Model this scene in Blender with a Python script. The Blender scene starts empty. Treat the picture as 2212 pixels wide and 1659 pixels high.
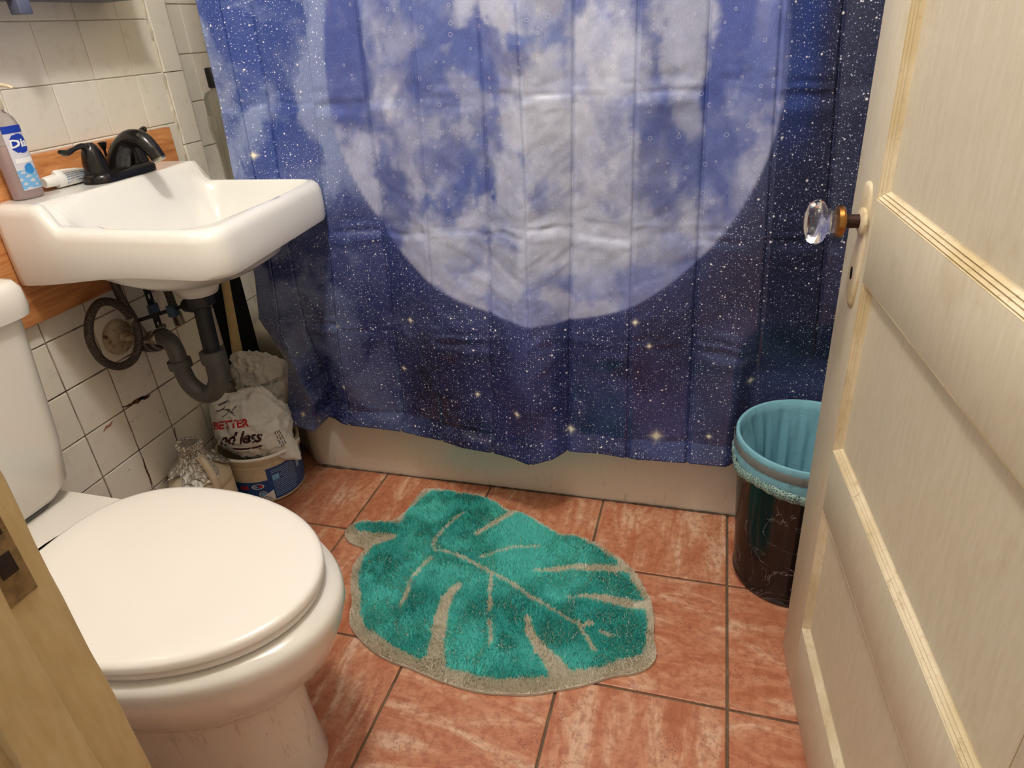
import bpy, bmesh, math, random
import numpy as np
from mathutils import Vector, Matrix, Euler
from mathutils.bvhtree import BVHTree
random.seed(7)
PI = math.pi
SC = bpy.context.scene
COL = SC.collection

# ------------------------------------------------------------------ camera
W_PX, H_PX = 2212, 1659
cam_d = bpy.data.cameras.new('camera')
cam = bpy.data.objects.new('camera', cam_d)
COL.objects.link(cam)
cam_d.sensor_width = 36.0
cam_d.lens = 36.0 * 1445.655 / W_PX
cam_d.clip_start = 0.02
cam.location = (1.2553, -1.3753, 1.0914)
cam.matrix_world = (Matrix.Translation(cam.location) @ Matrix.Rotation(0.3069, 4, 'Z')
                    @ Matrix.Rotation(PI/2 - 0.4902, 4, 'X') @ Matrix.Rotation(-0.0692, 4, 'Z'))
SC.camera = cam
# ------------------------------------------------------------------ light
SC.view_settings.view_transform = 'Standard'
SC.view_settings.look = 'None'
SC.view_settings.gamma = 1.0
SC.view_settings.use_curve_mapping = False
SC.view_settings.exposure = 0.0
world = bpy.data.worlds.new('world')
SC.world = world
world.use_nodes = True
world.node_tree.nodes['Background'].inputs[0].default_value = (1.0, 0.97, 0.93, 1)
world.node_tree.nodes['Background'].inputs[1].default_value = 0.55

def lamp(name, loc, power, size, color, typ='POINT', rot=None):
    l = bpy.data.lights.new(name, typ)
    l.energy = power
    l.color = color
    if typ == 'POINT':
        l.shadow_soft_size = size
    else:
        l.size = size
    o = bpy.data.objects.new(name, l)
    COL.objects.link(o)
    o.location = loc
    if rot: o.rotation_euler = rot
    return o
LX, LY, LZ = 0.92, -0.84, 2.22
lamp('ceiling_bulb_light', (LX, LY, LZ), 38.0, 0.08, (1.0, 0.982, 0.958))

# ------------------------------------------------------------------ object helpers
def link(o, parent=None):
    COL.objects.link(o)
    if parent is not None:
        o.parent = parent
    return o

def tag(o, label=None, cat=None, group=None, kind=None):
    if label: o['label'] = label
    if cat: o['category'] = cat
    if group: o['group'] = group
    if kind: o['kind'] = kind
    return o

def thing(name, label, cat, loc=(0, 0, 0), group=None):
    o = bpy.data.objects.new(name, None)
    o.empty_display_size = 0.05
    COL.objects.link(o)
    o.location = loc
    return tag(o, label, cat, group)

def mk(name, verts, faces, mat=None, parent=None, smooth=True, loc=None):
    me = bpy.data.meshes.new(name)
    off = Vector((0, 0, 0))
    if parent is not None and loc is None:
        off = Vector(parent.location)
        if parent.parent is not None: off = off + Vector(parent.parent.location)
    elif loc is not None:
        off = Vector(loc)
    me.from_pydata([tuple(Vector(v) - off) for v in verts], [], faces)
    me.update()
    if mat: me.materials.append(mat)
    o = bpy.data.objects.new(name, me)
    link(o, parent)
    if parent is None and loc is not None: o.location = loc
    if smooth:
        me.polygons.foreach_set('use_smooth', [True]*len(me.polygons))
    return o

def recalc(o):
    bm = bmesh.new(); bm.from_mesh(o.data)
    bmesh.ops.recalc_face_normals(bm, faces=bm.faces)
    bm.to_mesh(o.data); bm.free()
    return o

def sharp(o, ang=35):
    """mark sharp edges by angle so flat shaded corners stay crisp"""
    bm = bmesh.new(); bm.from_mesh(o.data)
    for e in bm.edges:
        if len(e.link_faces) == 2 and e.calc_face_angle(0) > math.radians(ang):
            e.smooth = False
    bm.to_mesh(o.data); bm.free()
    return o

def box_vf(x0, x1, y0, y1, z0, z1):
    v = [(x0,y0,z0),(x1,y0,z0),(x1,y1,z0),(x0,y1,z0),(x0,y0,z1),(x1,y0,z1),(x1,y1,z1),(x0,y1,z1)]
    f = [(0,3,2,1),(4,5,6,7),(0,1,5,4),(1,2,6,5),(2,3,7,6),(3,0,4,7)]
    return v, f

def box(name, x0, x1, y0, y1, z0, z1, mat, parent=None, bevel=0.0, seg=2, loc=None):
    v, f = box_vf(x0, x1, y0, y1, z0, z1)
    o = mk(name, v, f, mat, parent, smooth=False, loc=loc)
    if bevel:
        bm = bmesh.new(); bm.from_mesh(o.data)
        bmesh.ops.bevel(bm, geom=bm.edges[:], offset=bevel, segments=seg, profile=0.5, affect='EDGES')
        for fc in bm.faces: fc.smooth = True
        bm.to_mesh(o.data); bm.free()
        sharp(o, 50)
    return o

def loft(rings, closed=True, cap0=True, cap1=True):
    n = len(rings[0]); v = []; f = []
    for r in rings: v.extend(r)
    for i in range(len(rings)-1):
        for j in range(n if closed else n-1):
            k = (j+1) % n
            f.append((i*n+j, i*n+k, (i+1)*n+k, (i+1)*n+j))
    if cap0: f.append(tuple(range(n-1, -1, -1)))
    if cap1: f.append(tuple((len(rings)-1)*n + j for j in range(n)))
    return v, f

def lathe_vf(profile, center=(0, 0, 0), axis='Z', n=40, cap0=True, cap1=True):
    rings = []
    for r, h in profile:
        ring = []
        for j in range(n):
            a = 2*PI*j/n
            c, s = r*math.cos(a), r*math.sin(a)
            if axis == 'Z': p = (c, s, h)
            elif axis == 'X': p = (h, c, s)
            else: p = (s, h, c)
            ring.append((p[0]+center[0], p[1]+center[1], p[2]+center[2]))
        rings.append(ring)
    return loft(rings, True, cap0, cap1)

def lathe(name, profile, center, mat, parent=None, axis='Z', n=40, cap0=True, cap1=True, loc=None):
    v, f = lathe_vf(profile, center, axis, n, cap0, cap1)
    o = mk(name, v, f, mat, parent, loc=loc)
    recalc(o); sharp(o, 40)
    return o

def smooth_path(pts, sub=8):
    P = [Vector(p) for p in pts]
    out = []
    for i in range(len(P)-1):
        p0 = P[i-1] if i > 0 else P[i]*2-P[i+1]
        p1, p2 = P[i], P[i+1]
        p3 = P[i+2] if i+2 < len(P) else P[i+1]*2-P[i]
        for k in range(sub):
            t = k/sub
            out.append(0.5*((2*p1)+(-p0+p2)*t+(2*p0-5*p1+4*p2-p3)*t*t+(-p0+3*p1-3*p2+p3)*t**3))
    out.append(P[-1])
    return out

def tube_vf(pts, rad, n=14, sub=8, smooth=True, flat=1.0):
    path = smooth_path(pts, sub) if smooth else [Vector(p) for p in pts]
    m = len(path)
    if callable(rad): R = [rad(i/(m-1)) for i in range(m)]
    elif isinstance(rad, (list, tuple)):
        R = list(np.interp(np.linspace(0, 1, m), np.linspace(0, 1, len(rad)), rad))
    else: R = [rad]*m
    rings = []
    up = None
    for i, p in enumerate(path):
        t = (path[min(i+1, m-1)] - path[max(i-1, 0)]).normalized()
        if up is None:
            up = Vector((0, 0, 1)) if abs(t.z) < .9 else Vector((0, 1, 0))
        s = t.cross(up).normalized()
        up = s.cross(t).normalized()
        rings.append([tuple(p + s*math.cos(a)*R[i] + up*math.sin(a)*R[i]*flat) for a in [2*PI*j/n for j in range(n)]])
    return loft(rings)

def tube(name, pts, rad, mat, parent=None, n=14, sub=8, smooth=True, flat=1.0, loc=None):
    v, f = tube_vf(pts, rad, n, sub, smooth, flat)
    o = mk(name, v, f, mat, parent, loc=loc)
    recalc(o); sharp(o, 60)
    return o

def merge(parts):
    V = []; F = []
    for v, f in parts:
        b = len(V)
        V.extend(v); F.extend([tuple(i+b for i in q) for q in f])
    return V, F

def rrect(x0, x1, y0, y1, r, n=8, rs=None):
    """counter-clockwise rounded rectangle; rs gives a radius per corner (x1y0, x1y1, x0y1, x0y0)"""
    rs = rs or (r, r, r, r)
    pts = []
    for (cx, cy, a0, rr) in ((x1-rs[0], y0+rs[0], -PI/2, rs[0]), (x1-rs[1], y1-rs[1], 0, rs[1]),
                             (x0+rs[2], y1-rs[2], PI/2, rs[2]), (x0+rs[3], y0+rs[3], PI, rs[3])):
        for k in range(n+1):
            a = a0 + PI/2*k/n
            pts.append((cx+rr*math.cos(a), cy+rr*math.sin(a)))
    return pts

def sstep(a, b, x):
    t = min(1, max(0, (x-a)/(b-a)))
    return t*t*(3-2*t)

# ------------------------------------------------------------------ numpy noise
def _h(ix, iy, seed):
    with np.errstate(over='ignore'):
        n = (ix.astype(np.int64)*374761393 + iy.astype(np.int64)*668265263 + seed*1442695041) & 0xffffffff
        n = ((n ^ (n >> 13))*1274126177) & 0xffffffff
        n = (n ^ (n >> 16)) & 0xffffffff
    return n.astype(np.float64)/4294967295.0
def vnoise(x, y, seed=0):
    x = np.asarray(x, float); y = np.asarray(y, float)
    ix = np.floor(x); iy = np.floor(y); fx = x-ix; fy = y-iy
    ux = fx*fx*(3-2*fx); uy = fy*fy*(3-2*fy)
    a = _h(ix, iy, seed); b = _h(ix+1, iy, seed); c = _h(ix, iy+1, seed); d = _h(ix+1, iy+1, seed)
    return (a*(1-ux)+b*ux)*(1-uy) + (c*(1-ux)+d*ux)*uy
def fbm(x, y, seed=0, o=4):
    s = 0; a = .5; t = 0
    for k in range(o):
        s = s + a*vnoise(np.asarray(x)*2**k, np.asarray(y)*2**k, seed+k*17); t += a; a *= .55
    return s/t
def nsstep(a, b, x):
    t = np.clip((x-a)/(b-a), 0, 1)
    return t*t*(3-2*t)

# ------------------------------------------------------------------ material helpers
def srgb(r, g, b):
    def c(u):
        u /= 255.0
        return u/12.92 if u <= .04045 else ((u+.055)/1.055)**2.4
    return (c(r), c(g), c(b), 1.0)

class M:
    def __init__(self, name, color=(.8, .8, .8, 1), rough=.5, metal=0.0, spec=.5, **kw):
        self.m = bpy.data.materials.new(name)
        self.m.use_nodes = True
        self.nt = self.m.node_tree
        self.b = self.nt.nodes['Principled BSDF']
        self.b.inputs['Base Color'].default_value = color
        self.b.inputs['Roughness'].default_value = rough
        self.b.inputs['Metallic'].default_value = metal
        self.b.inputs['Specular IOR Level'].default_value = spec
        for k, v in kw.items():
            self.b.inputs[k.replace('_', ' ')].default_value = v
    def n(self, typ, ins=None, **props):
        nd = self.nt.nodes.new(typ)
        for k, v in props.items(): setattr(nd, k, v)
        for k, v in (ins or {}).items():
            self.set(nd.inputs[k], v)
        return nd
    def set(self, sock, v):
        if isinstance(v, bpy.types.NodeSocket): self.nt.links.new(v, sock)
        else: sock.default_value = v
    def math(self, op, a, b=0.0, clamp=False):
        nd = self.n('ShaderNodeMath', {0: a, 1: b}, operation=op, use_clamp=clamp)
        return nd.outputs[0]
    def noise(self, vec, scale, detail=3, rough=.55, dist=0.0):
        return self.n('ShaderNodeTexNoise', {'Vector': vec, 'Scale': scale, 'Detail': detail, 'Roughness': rough, 'Distortion': dist}).outputs['Fac']
    def ramp(self, fac, stops, interp='LINEAR'):
        nd = self.n('ShaderNodeValToRGB', {'Fac': fac})
        cr = nd.color_ramp; cr.interpolation = interp
        while len(cr.elements) < len(stops): cr.elements.new(.5)
        for e, (p, c) in zip(cr.elements, stops):
            e.position = p
            e.color = c if not isinstance(c, (int, float)) else (c, c, c, 1)
        return nd.outputs['Color']
    def mix(self, fac, a, b, mode='MIX'):
        nd = self.nt.nodes.new('ShaderNodeMix'); nd.data_type = 'RGBA'; nd.blend_type = mode
        self.set(nd.inputs[0], fac); self.set(nd.inputs[6], a); self.set(nd.inputs[7], b)
        return nd.outputs[2]
    def map(self, vec, scale=(1, 1, 1), loc=(0, 0, 0), rot=(0, 0, 0)):
        return self.n('ShaderNodeMapping', {'Vector': vec, 'Scale': scale, 'Location': loc, 'Rotation': rot}).outputs[0]
    def pos(self): return self.n('ShaderNodeNewGeometry').outputs['Position']
    def obj(self): return self.n('ShaderNodeTexCoord').outputs['Object']
    def rnd(self): return self.n('ShaderNodeObjectInfo').outputs['Random']
    def bump(self, h, strength=.3, dist=.001):
        nd = self.n('ShaderNodeBump', {'Height': h, 'Strength': strength, 'Distance': dist})
        self.nt.links.new(nd.outputs[0], self.b.inputs['Normal'])
    def col(self, c): self.set(self.b.inputs['Base Color'], c)
    def rgh(self, c): self.set(self.b.inputs['Roughness'], c)

def simple(name, c, rough=.5, metal=0.0, spec=.5, var=0.0, vscale=20, bump=0.0, bscale=200, **kw):
    m = M(name, c, rough, metal, spec, **kw)
    p = m.pos()
    if var:
        f = m.noise(p, vscale, 4)
        d = tuple(x*(1-var) for x in c[:3])+(1,)
        m.col(m.mix(m.ramp(f, [(.35, 0.0), (.65, 1.0)]), d, c))
    if bump:
        m.bump(m.noise(p, bscale, 3), bump, .001)
    return m.m

# ------------------------------------------------------------------ materials
MT = {}
def floor_tile_mat():
    m = M('terracotta_tile', rough=.42)
    r = m.rnd()
    ang = m.math('MULTIPLY', m.math('ROUND', m.math('MULTIPLY', r, 3.0)), 1.5708)
    comb = m.n('ShaderNodeCombineXYZ', {'Z': ang}).outputs[0]
    base = m.n('ShaderNodeVectorRotate', {'Vector': m.obj(), 'Rotation': comb}, rotation_type='EULER_XYZ').outputs[0]
    offs = m.n('ShaderNodeCombineXYZ', {'X': m.math('MULTIPLY', r, 37.0), 'Y': m.math('MULTIPLY', r, 91.0)}).outputs[0]
    v = m.n('ShaderNodeVectorMath', {0: base, 1: offs}, operation='ADD').outputs[0]
    st = m.noise(m.map(v, (2.6, 9, 1)), 2.2, 6, .62, 1.2)
    fine = m.noise(v, 60, 5, .7)
    c = m.ramp(st, [(.25, srgb(176, 104, 72)), (.43, srgb(196, 126, 92)), (.54, srgb(210, 150, 116)), (.66, srgb(228, 188, 158))])
    c = m.mix(m.ramp(fine, [(.38, .55), (.55, 0.0)]), c, srgb(158, 82, 54))
    # small dark pits
    vo = m.n('ShaderNodeTexVoronoi', {'Vector': v, 'Scale': 190.0}).outputs['Distance']
    pm = m.noise(v, 11, 3)
    pit = m.math('MULTIPLY', m.math('LESS_THAN', vo, .22), m.math('GREATER_THAN', pm, .60))
    c = m.mix(m.math('MULTIPLY', pit, .6), c, srgb(70, 44, 34))
    # grime collecting near the tub and in corners
    p = m.pos()
    sx = m.n('ShaderNodeSeparateXYZ', {0: p})
    g = m.ramp(m.math('ADD', m.math('MULTIPLY', sx.outputs['X'], 1.6), m.math('MULTIPLY', m.noise(p, 14, 4), .35)), [(.45, .55), (.85, 0.0)])
    c = m.mix(g, c, srgb(92, 62, 48))
    m.col(c)
    m.rgh(m.ramp(fine, [(.3, .5), (.7, .32)]))
    m.bump(m.math('SUBTRACT', m.math('ADD', m.math('MULTIPLY', fine, .7), m.math('MULTIPLY', st, .5)), m.math('MULTIPLY', pit, .6)), .55, .0016)
    return m.m
MT['tile_floor'] = floor_tile_mat()

def wall_tile_mat():
    m = M('cream_wall_tile', rough=.32)
    p = m.pos(); r = m.rnd()
    z = m.n('ShaderNodeSeparateXYZ', {0: p}).outputs['Z']
    base = m.mix(r, srgb(232, 225, 211), srgb(238, 232, 220))
    f = m.noise(p, 26, 5, .65)
    c = m.mix(m.ramp(f, [(.55, 0.0), (.8, .35)]), base, srgb(176, 160, 134))
    # brown grime streaks, only on the lower courses
    low = m.ramp(z, [(.30, 1.0), (.62, 0.0)])
    st = m.noise(m.map(p, (1, 16, 34), rot=(.5, 0, 0)), 1.6, 5, .6)
    c = m.mix(m.math('MULTIPLY', m.ramp(st, [(.66, 0.0), (.73, .75)]), low), c, srgb(104, 66, 46))
    sp = m.noise(p, 150, 2)
    c = m.mix(m.ramp(sp, [(.72, 0.0), (.77, .5)]), c, srgb(110, 84, 60))
    m.col(c)
    m.bump(m.noise(p, 45, 4), .12, .002)
    return m.m
MT['tile_wall'] = wall_tile_mat()

def grout_wall_mat():
    m = M('wall_grout', rough=.8)
    p = m.pos()
    z = m.n('ShaderNodeSeparateXYZ', {0: p}).outputs['Z']
    n1 = m.noise(p, 18, 4, .6)
    lo = m.mix(m.ramp(n1, [(.44, 0.0), (.58, 1.0)]), srgb(168, 148, 120), srgb(74, 46, 32))
    hi = m.mix(m.ramp(n1, [(.5, 0.0), (.72, 1.0)]), srgb(228, 219, 202), srgb(176, 160, 136))
    m.col(m.mix(m.ramp(z, [(.55, 0.0), (.75, 1.0)]), lo, hi))
    return m.m
MT['grout_wall'] = grout_wall_mat()
MT['grout_floor'] = simple('floor_grout', srgb(128, 106, 82), .9, var=.45, vscale=30)
MT['plaster'] = simple('cream_plaster', srgb(226, 217, 200), .6, var=.06, vscale=6)
MT['ceiling'] = simple('ceiling_paint', srgb(235, 230, 220), .8)
MT['caulk'] = simple('caulk', srgb(222, 212, 192), .7, var=.25, vscale=60)

def porcelain(name, c=(235, 232, 224), dirt=.0, low=None):
    m = M(name, srgb(*c), rough=.09)
    m.b.inputs['Coat Weight'].default_value = .3
    if dirt:
        p = m.pos()
        f = m.noise(m.map(p, (14, 14, 2.2)), 6, 5, .65)
        z = m.n('ShaderNodeSeparateXYZ', {0: p}).outputs['Z']
        zz = m.ramp(z, [(low[0], 1.0), (low[1], 0.0)])
        sp = m.noise(p, 130, 2)
        d = m.math('MULTIPLY', m.ramp(f, [(.58, 0.0), (.78, dirt)]), zz)
        c1 = m.mix(d, srgb(*c), srgb(120, 88, 60))
        c1 = m.mix(m.math('MULTIPLY', m.ramp(sp, [(.74, 0.0), (.78, .5)]), zz), c1, srgb(110, 80, 60))
        m.col(c1)
    return m.m
MT['sink'] = porcelain('sink_porcelain', (238, 236, 230))
MT['toilet'] = porcelain('toilet_porcelain', (232, 226, 216), .55, (.22, .30))
MT['seat'] = simple('seat_plastic', srgb(243, 236, 227), .22)
MT['tub'] = porcelain('tub_enamel', (232, 224, 206), .35, (.06, .16))
MT['tub'].node_tree.nodes['Principled BSDF'].inputs['Roughness'].default_value = .2

def wood_mat():
    m = M('varnished_wood', rough=.4)
    p = m.pos()
    g = m.noise(m.map(p, (6, 3, 26)), 3.2, 5, .6, 1.0)
    m.col(m.ramp(g, [(.3, srgb(172, 104, 56)), (.5, srgb(206, 138, 84)), (.7, srgb(222, 160, 106))]))
    return m.m
MT['wood'] = wood_mat()

def paint_mat(name, a, b, dirt, sc=1.0):
    m = M(name, rough=.42)
    p = m.pos()
    brush = m.noise(m.map(p, (30, 30, 5)), 5*sc, 4, .6)
    blot = m.noise(p, 9, 5, .62)
    c = m.mix(m.ramp(brush, [(.35, 0.0), (.65, 1.0)]), a, b)
    c = m.mix(m.ramp(blot, [(.6, 0.0), (.78, .45)]), c, dirt)
    sp = m.noise(p, 120, 2)
    c = m.mix(m.ramp(sp, [(.73, 0.0), (.77, .4)]), c, dirt)
    m.col(c)
    m.bump(m.math('ADD', brush, m.math('MULTIPLY', m.noise(p, 60, 4), .7)), .3, .0015)
    return m.m
MT['door'] = paint_mat('cream_door_paint', srgb(212, 200, 172), srgb(220, 209, 184), srgb(182, 158, 116))
MT['jamb'] = paint_mat('yellowed_jamb_paint', srgb(196, 172, 124), srgb(206, 184, 138), srgb(150, 118, 74))

def molding_mat():
    m = M('worn_molding_paint', rough=.5)
    p = m.pos()
    n1 = m.noise(p, 70, 4, .7)
    n2 = m.noise(p, 9, 3)
    c = m.mix(m.ramp(n2, [(.4, 0.0), (.65, 1.0)]), srgb(228, 212, 180), srgb(206, 186, 144))
    c = m.mix(m.ramp(n1, [(.55, 0.0), (.68, .5)]), c, srgb(168, 138, 92))
    m.col(c)
    m.bump(n1, .4, .001)
    return m.m
MT['molding'] = molding_mat()
MT['black'] = simple('matte_black', (.006, .006, .007, 1), .75, spec=.2)
MT['abs'] = simple('black_plastic_pipe', (.012, .012, .014, 1), .5)
MT['greypipe'] = simple('grey_plastic_pipe', srgb(88, 86, 84), .42, var=.12, vscale=15)
MT['rubber'] = simple('black_rubber', (.014, .013, .013, 1), .6)
MT['steel'] = simple('clamp_steel', srgb(150, 145, 138), .35, metal=1.0)
MT['bronze'] = simple('oil_rubbed_bronze', (.014, .012, .011, 1), .2, metal=.3, spec=.6)
MT['copper'] = simple('worn_copper_edge', srgb(150, 92, 62), .3, metal=1.0)
MT['chrome'] = simple('tarnished_chrome', srgb(168, 158, 142), .34, metal=.85, var=.3, vscale=60)
def braid_mat():
    m = M('braided_hose', rough=.5, metal=.2)
    w = m.n('ShaderNodeTexVoronoi', {'Vector': m.pos(), 'Scale': 420.0}).outputs['Distance']
    m.col(m.ramp(w, [(.1, srgb(112, 102, 92)), (.6, srgb(52, 44, 40))]))
    m.bump(w, .5, .001)
    return m.m
MT['braid'] = braid_mat()
def flange_mat():
    m = M('rusty_flange', rough=.5)
    n1 = m.noise(m.pos(), 70, 4)
    m.col(m.ramp(n1, [(.42, srgb(186, 172, 148)), (.6, srgb(162, 138, 104)), (.7, srgb(88, 46, 28))]))
    return m.m
MT['flange'] = flange_mat()
def glass(name, c=(1, 1, 1, 1), rough=0.02, ior=1.5):
    m = M(name, c, rough)
    m.b.inputs['Transmission Weight'].default_value = 1.0
    m.b.inputs['IOR'].default_value = ior
    return m.m
MT['glass'] = glass('clear_glass')
def clearplastic(name, c, tr, rough=.1):
    m = M(name, c, rough)
    m.b.inputs['Transmission Weight'].default_value = tr
    m.b.inputs['IOR'].default_value = 1.2
    return m.m
MT['soap_body'] = clearplastic('soap_bottle_plastic', srgb(238, 232, 232), .85, .12)
MT['soap_liquid'] = clearplastic('pink_liquid_soap', srgb(244, 216, 216), .6, .2)
MT['clear_plastic'] = clearplastic('clear_bottle_plastic', srgb(228, 226, 214), .8, .15)
MT['brass'] = simple('aged_brass', srgb(176, 122, 62), .3, metal=1.0, var=.3, vscale=80)
MT['spindle'] = simple('dark_spindle', srgb(66, 44, 34), .5, metal=.6, var=.5, vscale=90)
MT['white_plastic'] = simple('white_plastic', srgb(238, 236, 230), .35)
MT['dirty_white'] = simple('dirty_white_plastic', srgb(222, 208, 180), .42, var=.2, vscale=30)
def bag_mat(name, c, tr):
    m = M(name, c, .3)
    m.b.inputs['Subsurface Weight'].default_value = 0.0
    m.b.inputs['Transmission Weight'].default_value = tr
    m.b.inputs['IOR'].default_value = 1.1
    p = m.pos()
    m.bump(m.noise(p, 55, 5, .6, 1.5), .6, .004)
    return m.m
MT['bag'] = bag_mat('white_plastic_bag', srgb(246, 244, 240), .15)
MT['bag_grey'] = bag_mat('greyish_plastic_bag', srgb(228, 224, 216), .2)
MT['liner'] = bag_mat('pale_blue_liner', srgb(140, 196, 212), .1)
MT['red'] = simple('red_print', srgb(198, 36, 44), .5)
MT['darkprint'] = simple('maroon_print', srgb(58, 22, 28), .5)
MT['greyprint'] = simple('grey_print', srgb(92, 88, 86), .5)
MT['blue_label'] = simple('blue_label', srgb(30, 74, 140), .35)
MT['blue_text'] = simple('pale_blue_print', srgb(150, 180, 215), .4)
MT['dial_blue'] = simple('royal_blue_print', srgb(26, 60, 170), .35)
MT['sky_label'] = simple('ice_blue_print', srgb(120, 180, 226), .35)
MT['white_print'] = simple('white_print', srgb(240, 240, 240), .4)
MT['grey_band'] = simple('grey_rim_ring', srgb(120, 124, 122), .4)
def foil_mat():
    m = M('crumpled_foil', srgb(200, 196, 188), .22, 1.0)
    m.bump(m.noise(m.pos(), 160, 4, .7), .9, .003)
    return m.m
MT['foil'] = foil_mat()
def marble_mat():
    m = M('black_marbled_plastic', rough=.12)
    p = m.pos()
    w = m.noise(p, 7, 5, .6, 1.4)
    v = m.math('ABSOLUTE', m.math('SUBTRACT', w, .5))
    brk = m.noise(p, 16, 4)
    k = m.math('MULTIPLY', m.ramp(v, [(.0, .8), (.006, 0.0)]), m.ramp(brk, [(.40, 0.0), (.52, 1.0)]))
    m.col(m.mix(k, srgb(26, 17, 17), srgb(150, 140, 140)))
    return m.m
MT['marble'] = marble_mat()
def stringband_mat():
    m = M('crimped_drawstring', rough=.4)
    w = m.n('ShaderNodeTexVoronoi', {'Vector': m.pos(), 'Scale': 210.0}, feature='DISTANCE_TO_EDGE').outputs['Distance']
    m.col(m.ramp(w, [(.03, srgb(176, 208, 200)), (.16, srgb(84, 112, 104))]))
    m.bump(w, .7, .002)
    return m.m
MT['drawband'] = stringband_mat()
MT['handle_wood'] = simple('cream_painted_handle', srgb(206, 182, 132), .45, var=.12, vscale=40)
MT['cabinet'] = simple('slate_blue_metal', srgb(92, 98, 122), .4, var=.25, vscale=20)
m_ = M('mirror_glass', (.9, .9, .9, 1), .03, 1.0); MT['mirror'] = m_.m
MT['olive'] = simple('brushed_edge_strip', srgb(120, 112, 70), .4, var=.3, vscale=30)
MT['lampglass'] = simple('frosted_lamp_glass', srgb(245, 240, 230), .5)

# ------------------------------------------------------------------ text helper
def text_vf(s, size, shear=0.0, bold=0.0, space=1.0):
    cu = bpy.data.curves.new('tmp_text', 'FONT')
    cu.body = s; cu.size = size; cu.shear = shear; cu.offset = bold; cu.space_character = space
    cu.align_x = 'CENTER'; cu.align_y = 'CENTER'; cu.resolution_u = 2
    o = bpy.data.objects.new('tmp_text', cu)
    COL.objects.link(o)
    dg = bpy.context.evaluated_depsgraph_get()
    me = bpy.data.meshes.new_from_object(o.evaluated_get(dg))
    bm = bmesh.new(); bm.from_mesh(me)
    bmesh.ops.triangulate(bm, faces=bm.faces)
    bmesh.ops.subdivide_edges(bm, edges=[e for e in bm.edges if e.calc_length() > size*.18], cuts=2)
    bmesh.ops.triangulate(bm, faces=bm.faces)
    v = [tuple(x.co) for x in bm.verts]; f = [tuple(x.index for x in q.verts) for q in bm.faces]
    bm.free()
    bpy.data.objects.remove(o); bpy.data.curves.remove(cu); bpy.data.meshes.remove(me)
    return v, f

# ================================================================== SETTING
ROOM_R, BACK_Y, CEIL, DOORWALL_Y = 1.74, 0.80, 2.40, -1.11
WALL_T = 0.14
# ---- floor: substrate (grout level) plus one object per tile
floor = box('floor', -0.12, ROOM_R+.1, -2.4, BACK_Y+.1, -0.06, -0.0035, MT['grout_floor'])
tag(floor, kind='structure')
S, FX, FY = 0.305, 0.4348, -0.238
tm_full = None
def tile_mesh(name, w, h, t, mat, bev, axis='Z'):
    if axis == 'Z': v, f = box_vf(-w/2, w/2, -h/2, h/2, -t, 0)
    else: v, f = box_vf(-t, 0, -w/2, w/2, -h/2, h/2)
    me = bpy.data.meshes.new(name); me.from_pydata(v, [], f); me.update()
    bm = bmesh.new(); bm.from_mesh(me)
    if axis == 'Z': ed = [e for e in bm.edges if all(abs(q.co.z) < 1e-6 for q in e.verts)]
    else: ed = [e for e in bm.edges if all(abs(q.co.x) < 1e-6 for q in e.verts)]
    bmesh.ops.bevel(bm, geom=ed, offset=bev, segments=2, profile=.5, affect='EDGES')
    bm.to_mesh(me); bm.free()
    me.materials.append(mat)
    return me
cache = {}
g = 0.005
for i in range(-2, 5):
    for j in range(-1, 6):
        x0, x1 = FX+i*S, FX+(i+1)*S
        y1, y0 = FY-j*S+S, FY-j*S
        y1 -= S; y0 -= S
        x0, x1 = max(x0, -.04), min(x1, ROOM_R+.02)
        y1 = min(y1, .06); y0 = max(y0, -2.3)
        if x1-x0 < .03 or y1-y0 < .03: continue
        w, h = x1-x0-g, y1-y0-g
        key = (round(w, 3), round(h, 3))
        if key not in cache: cache[key] = tile_mesh('tile', w, h, .012, MT['tile_floor'], .0018)
        o = bpy.data.objects.new('tile', cache[key]); link(o, floor)
        o.location = ((x0+x1)/2, (y0+y1)/2, random.uniform(-.0004, .0004))
for i in range(-2, 5):   # the course that runs under the tub edge
    x0, x1 = max(FX+i*S, -.04), min(FX+(i+1)*S, ROOM_R+.02)
    y0, y1 = FY, .06
    if x1-x0 < .03: continue
    key = (round(x1-x0-g, 3), round(y1-y0-g, 3))
    if key not in cache: cache[key] = tile_mesh('tile', x1-x0-g, y1-y0-g, .012, MT['tile_floor'], .0018)
    o = bpy.data.objects.new('tile', cache[key]); link(o, floor)
    o.location = ((x0+x1)/2, (y0+y1)/2, random.uniform(-.0004, .0004))

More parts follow.
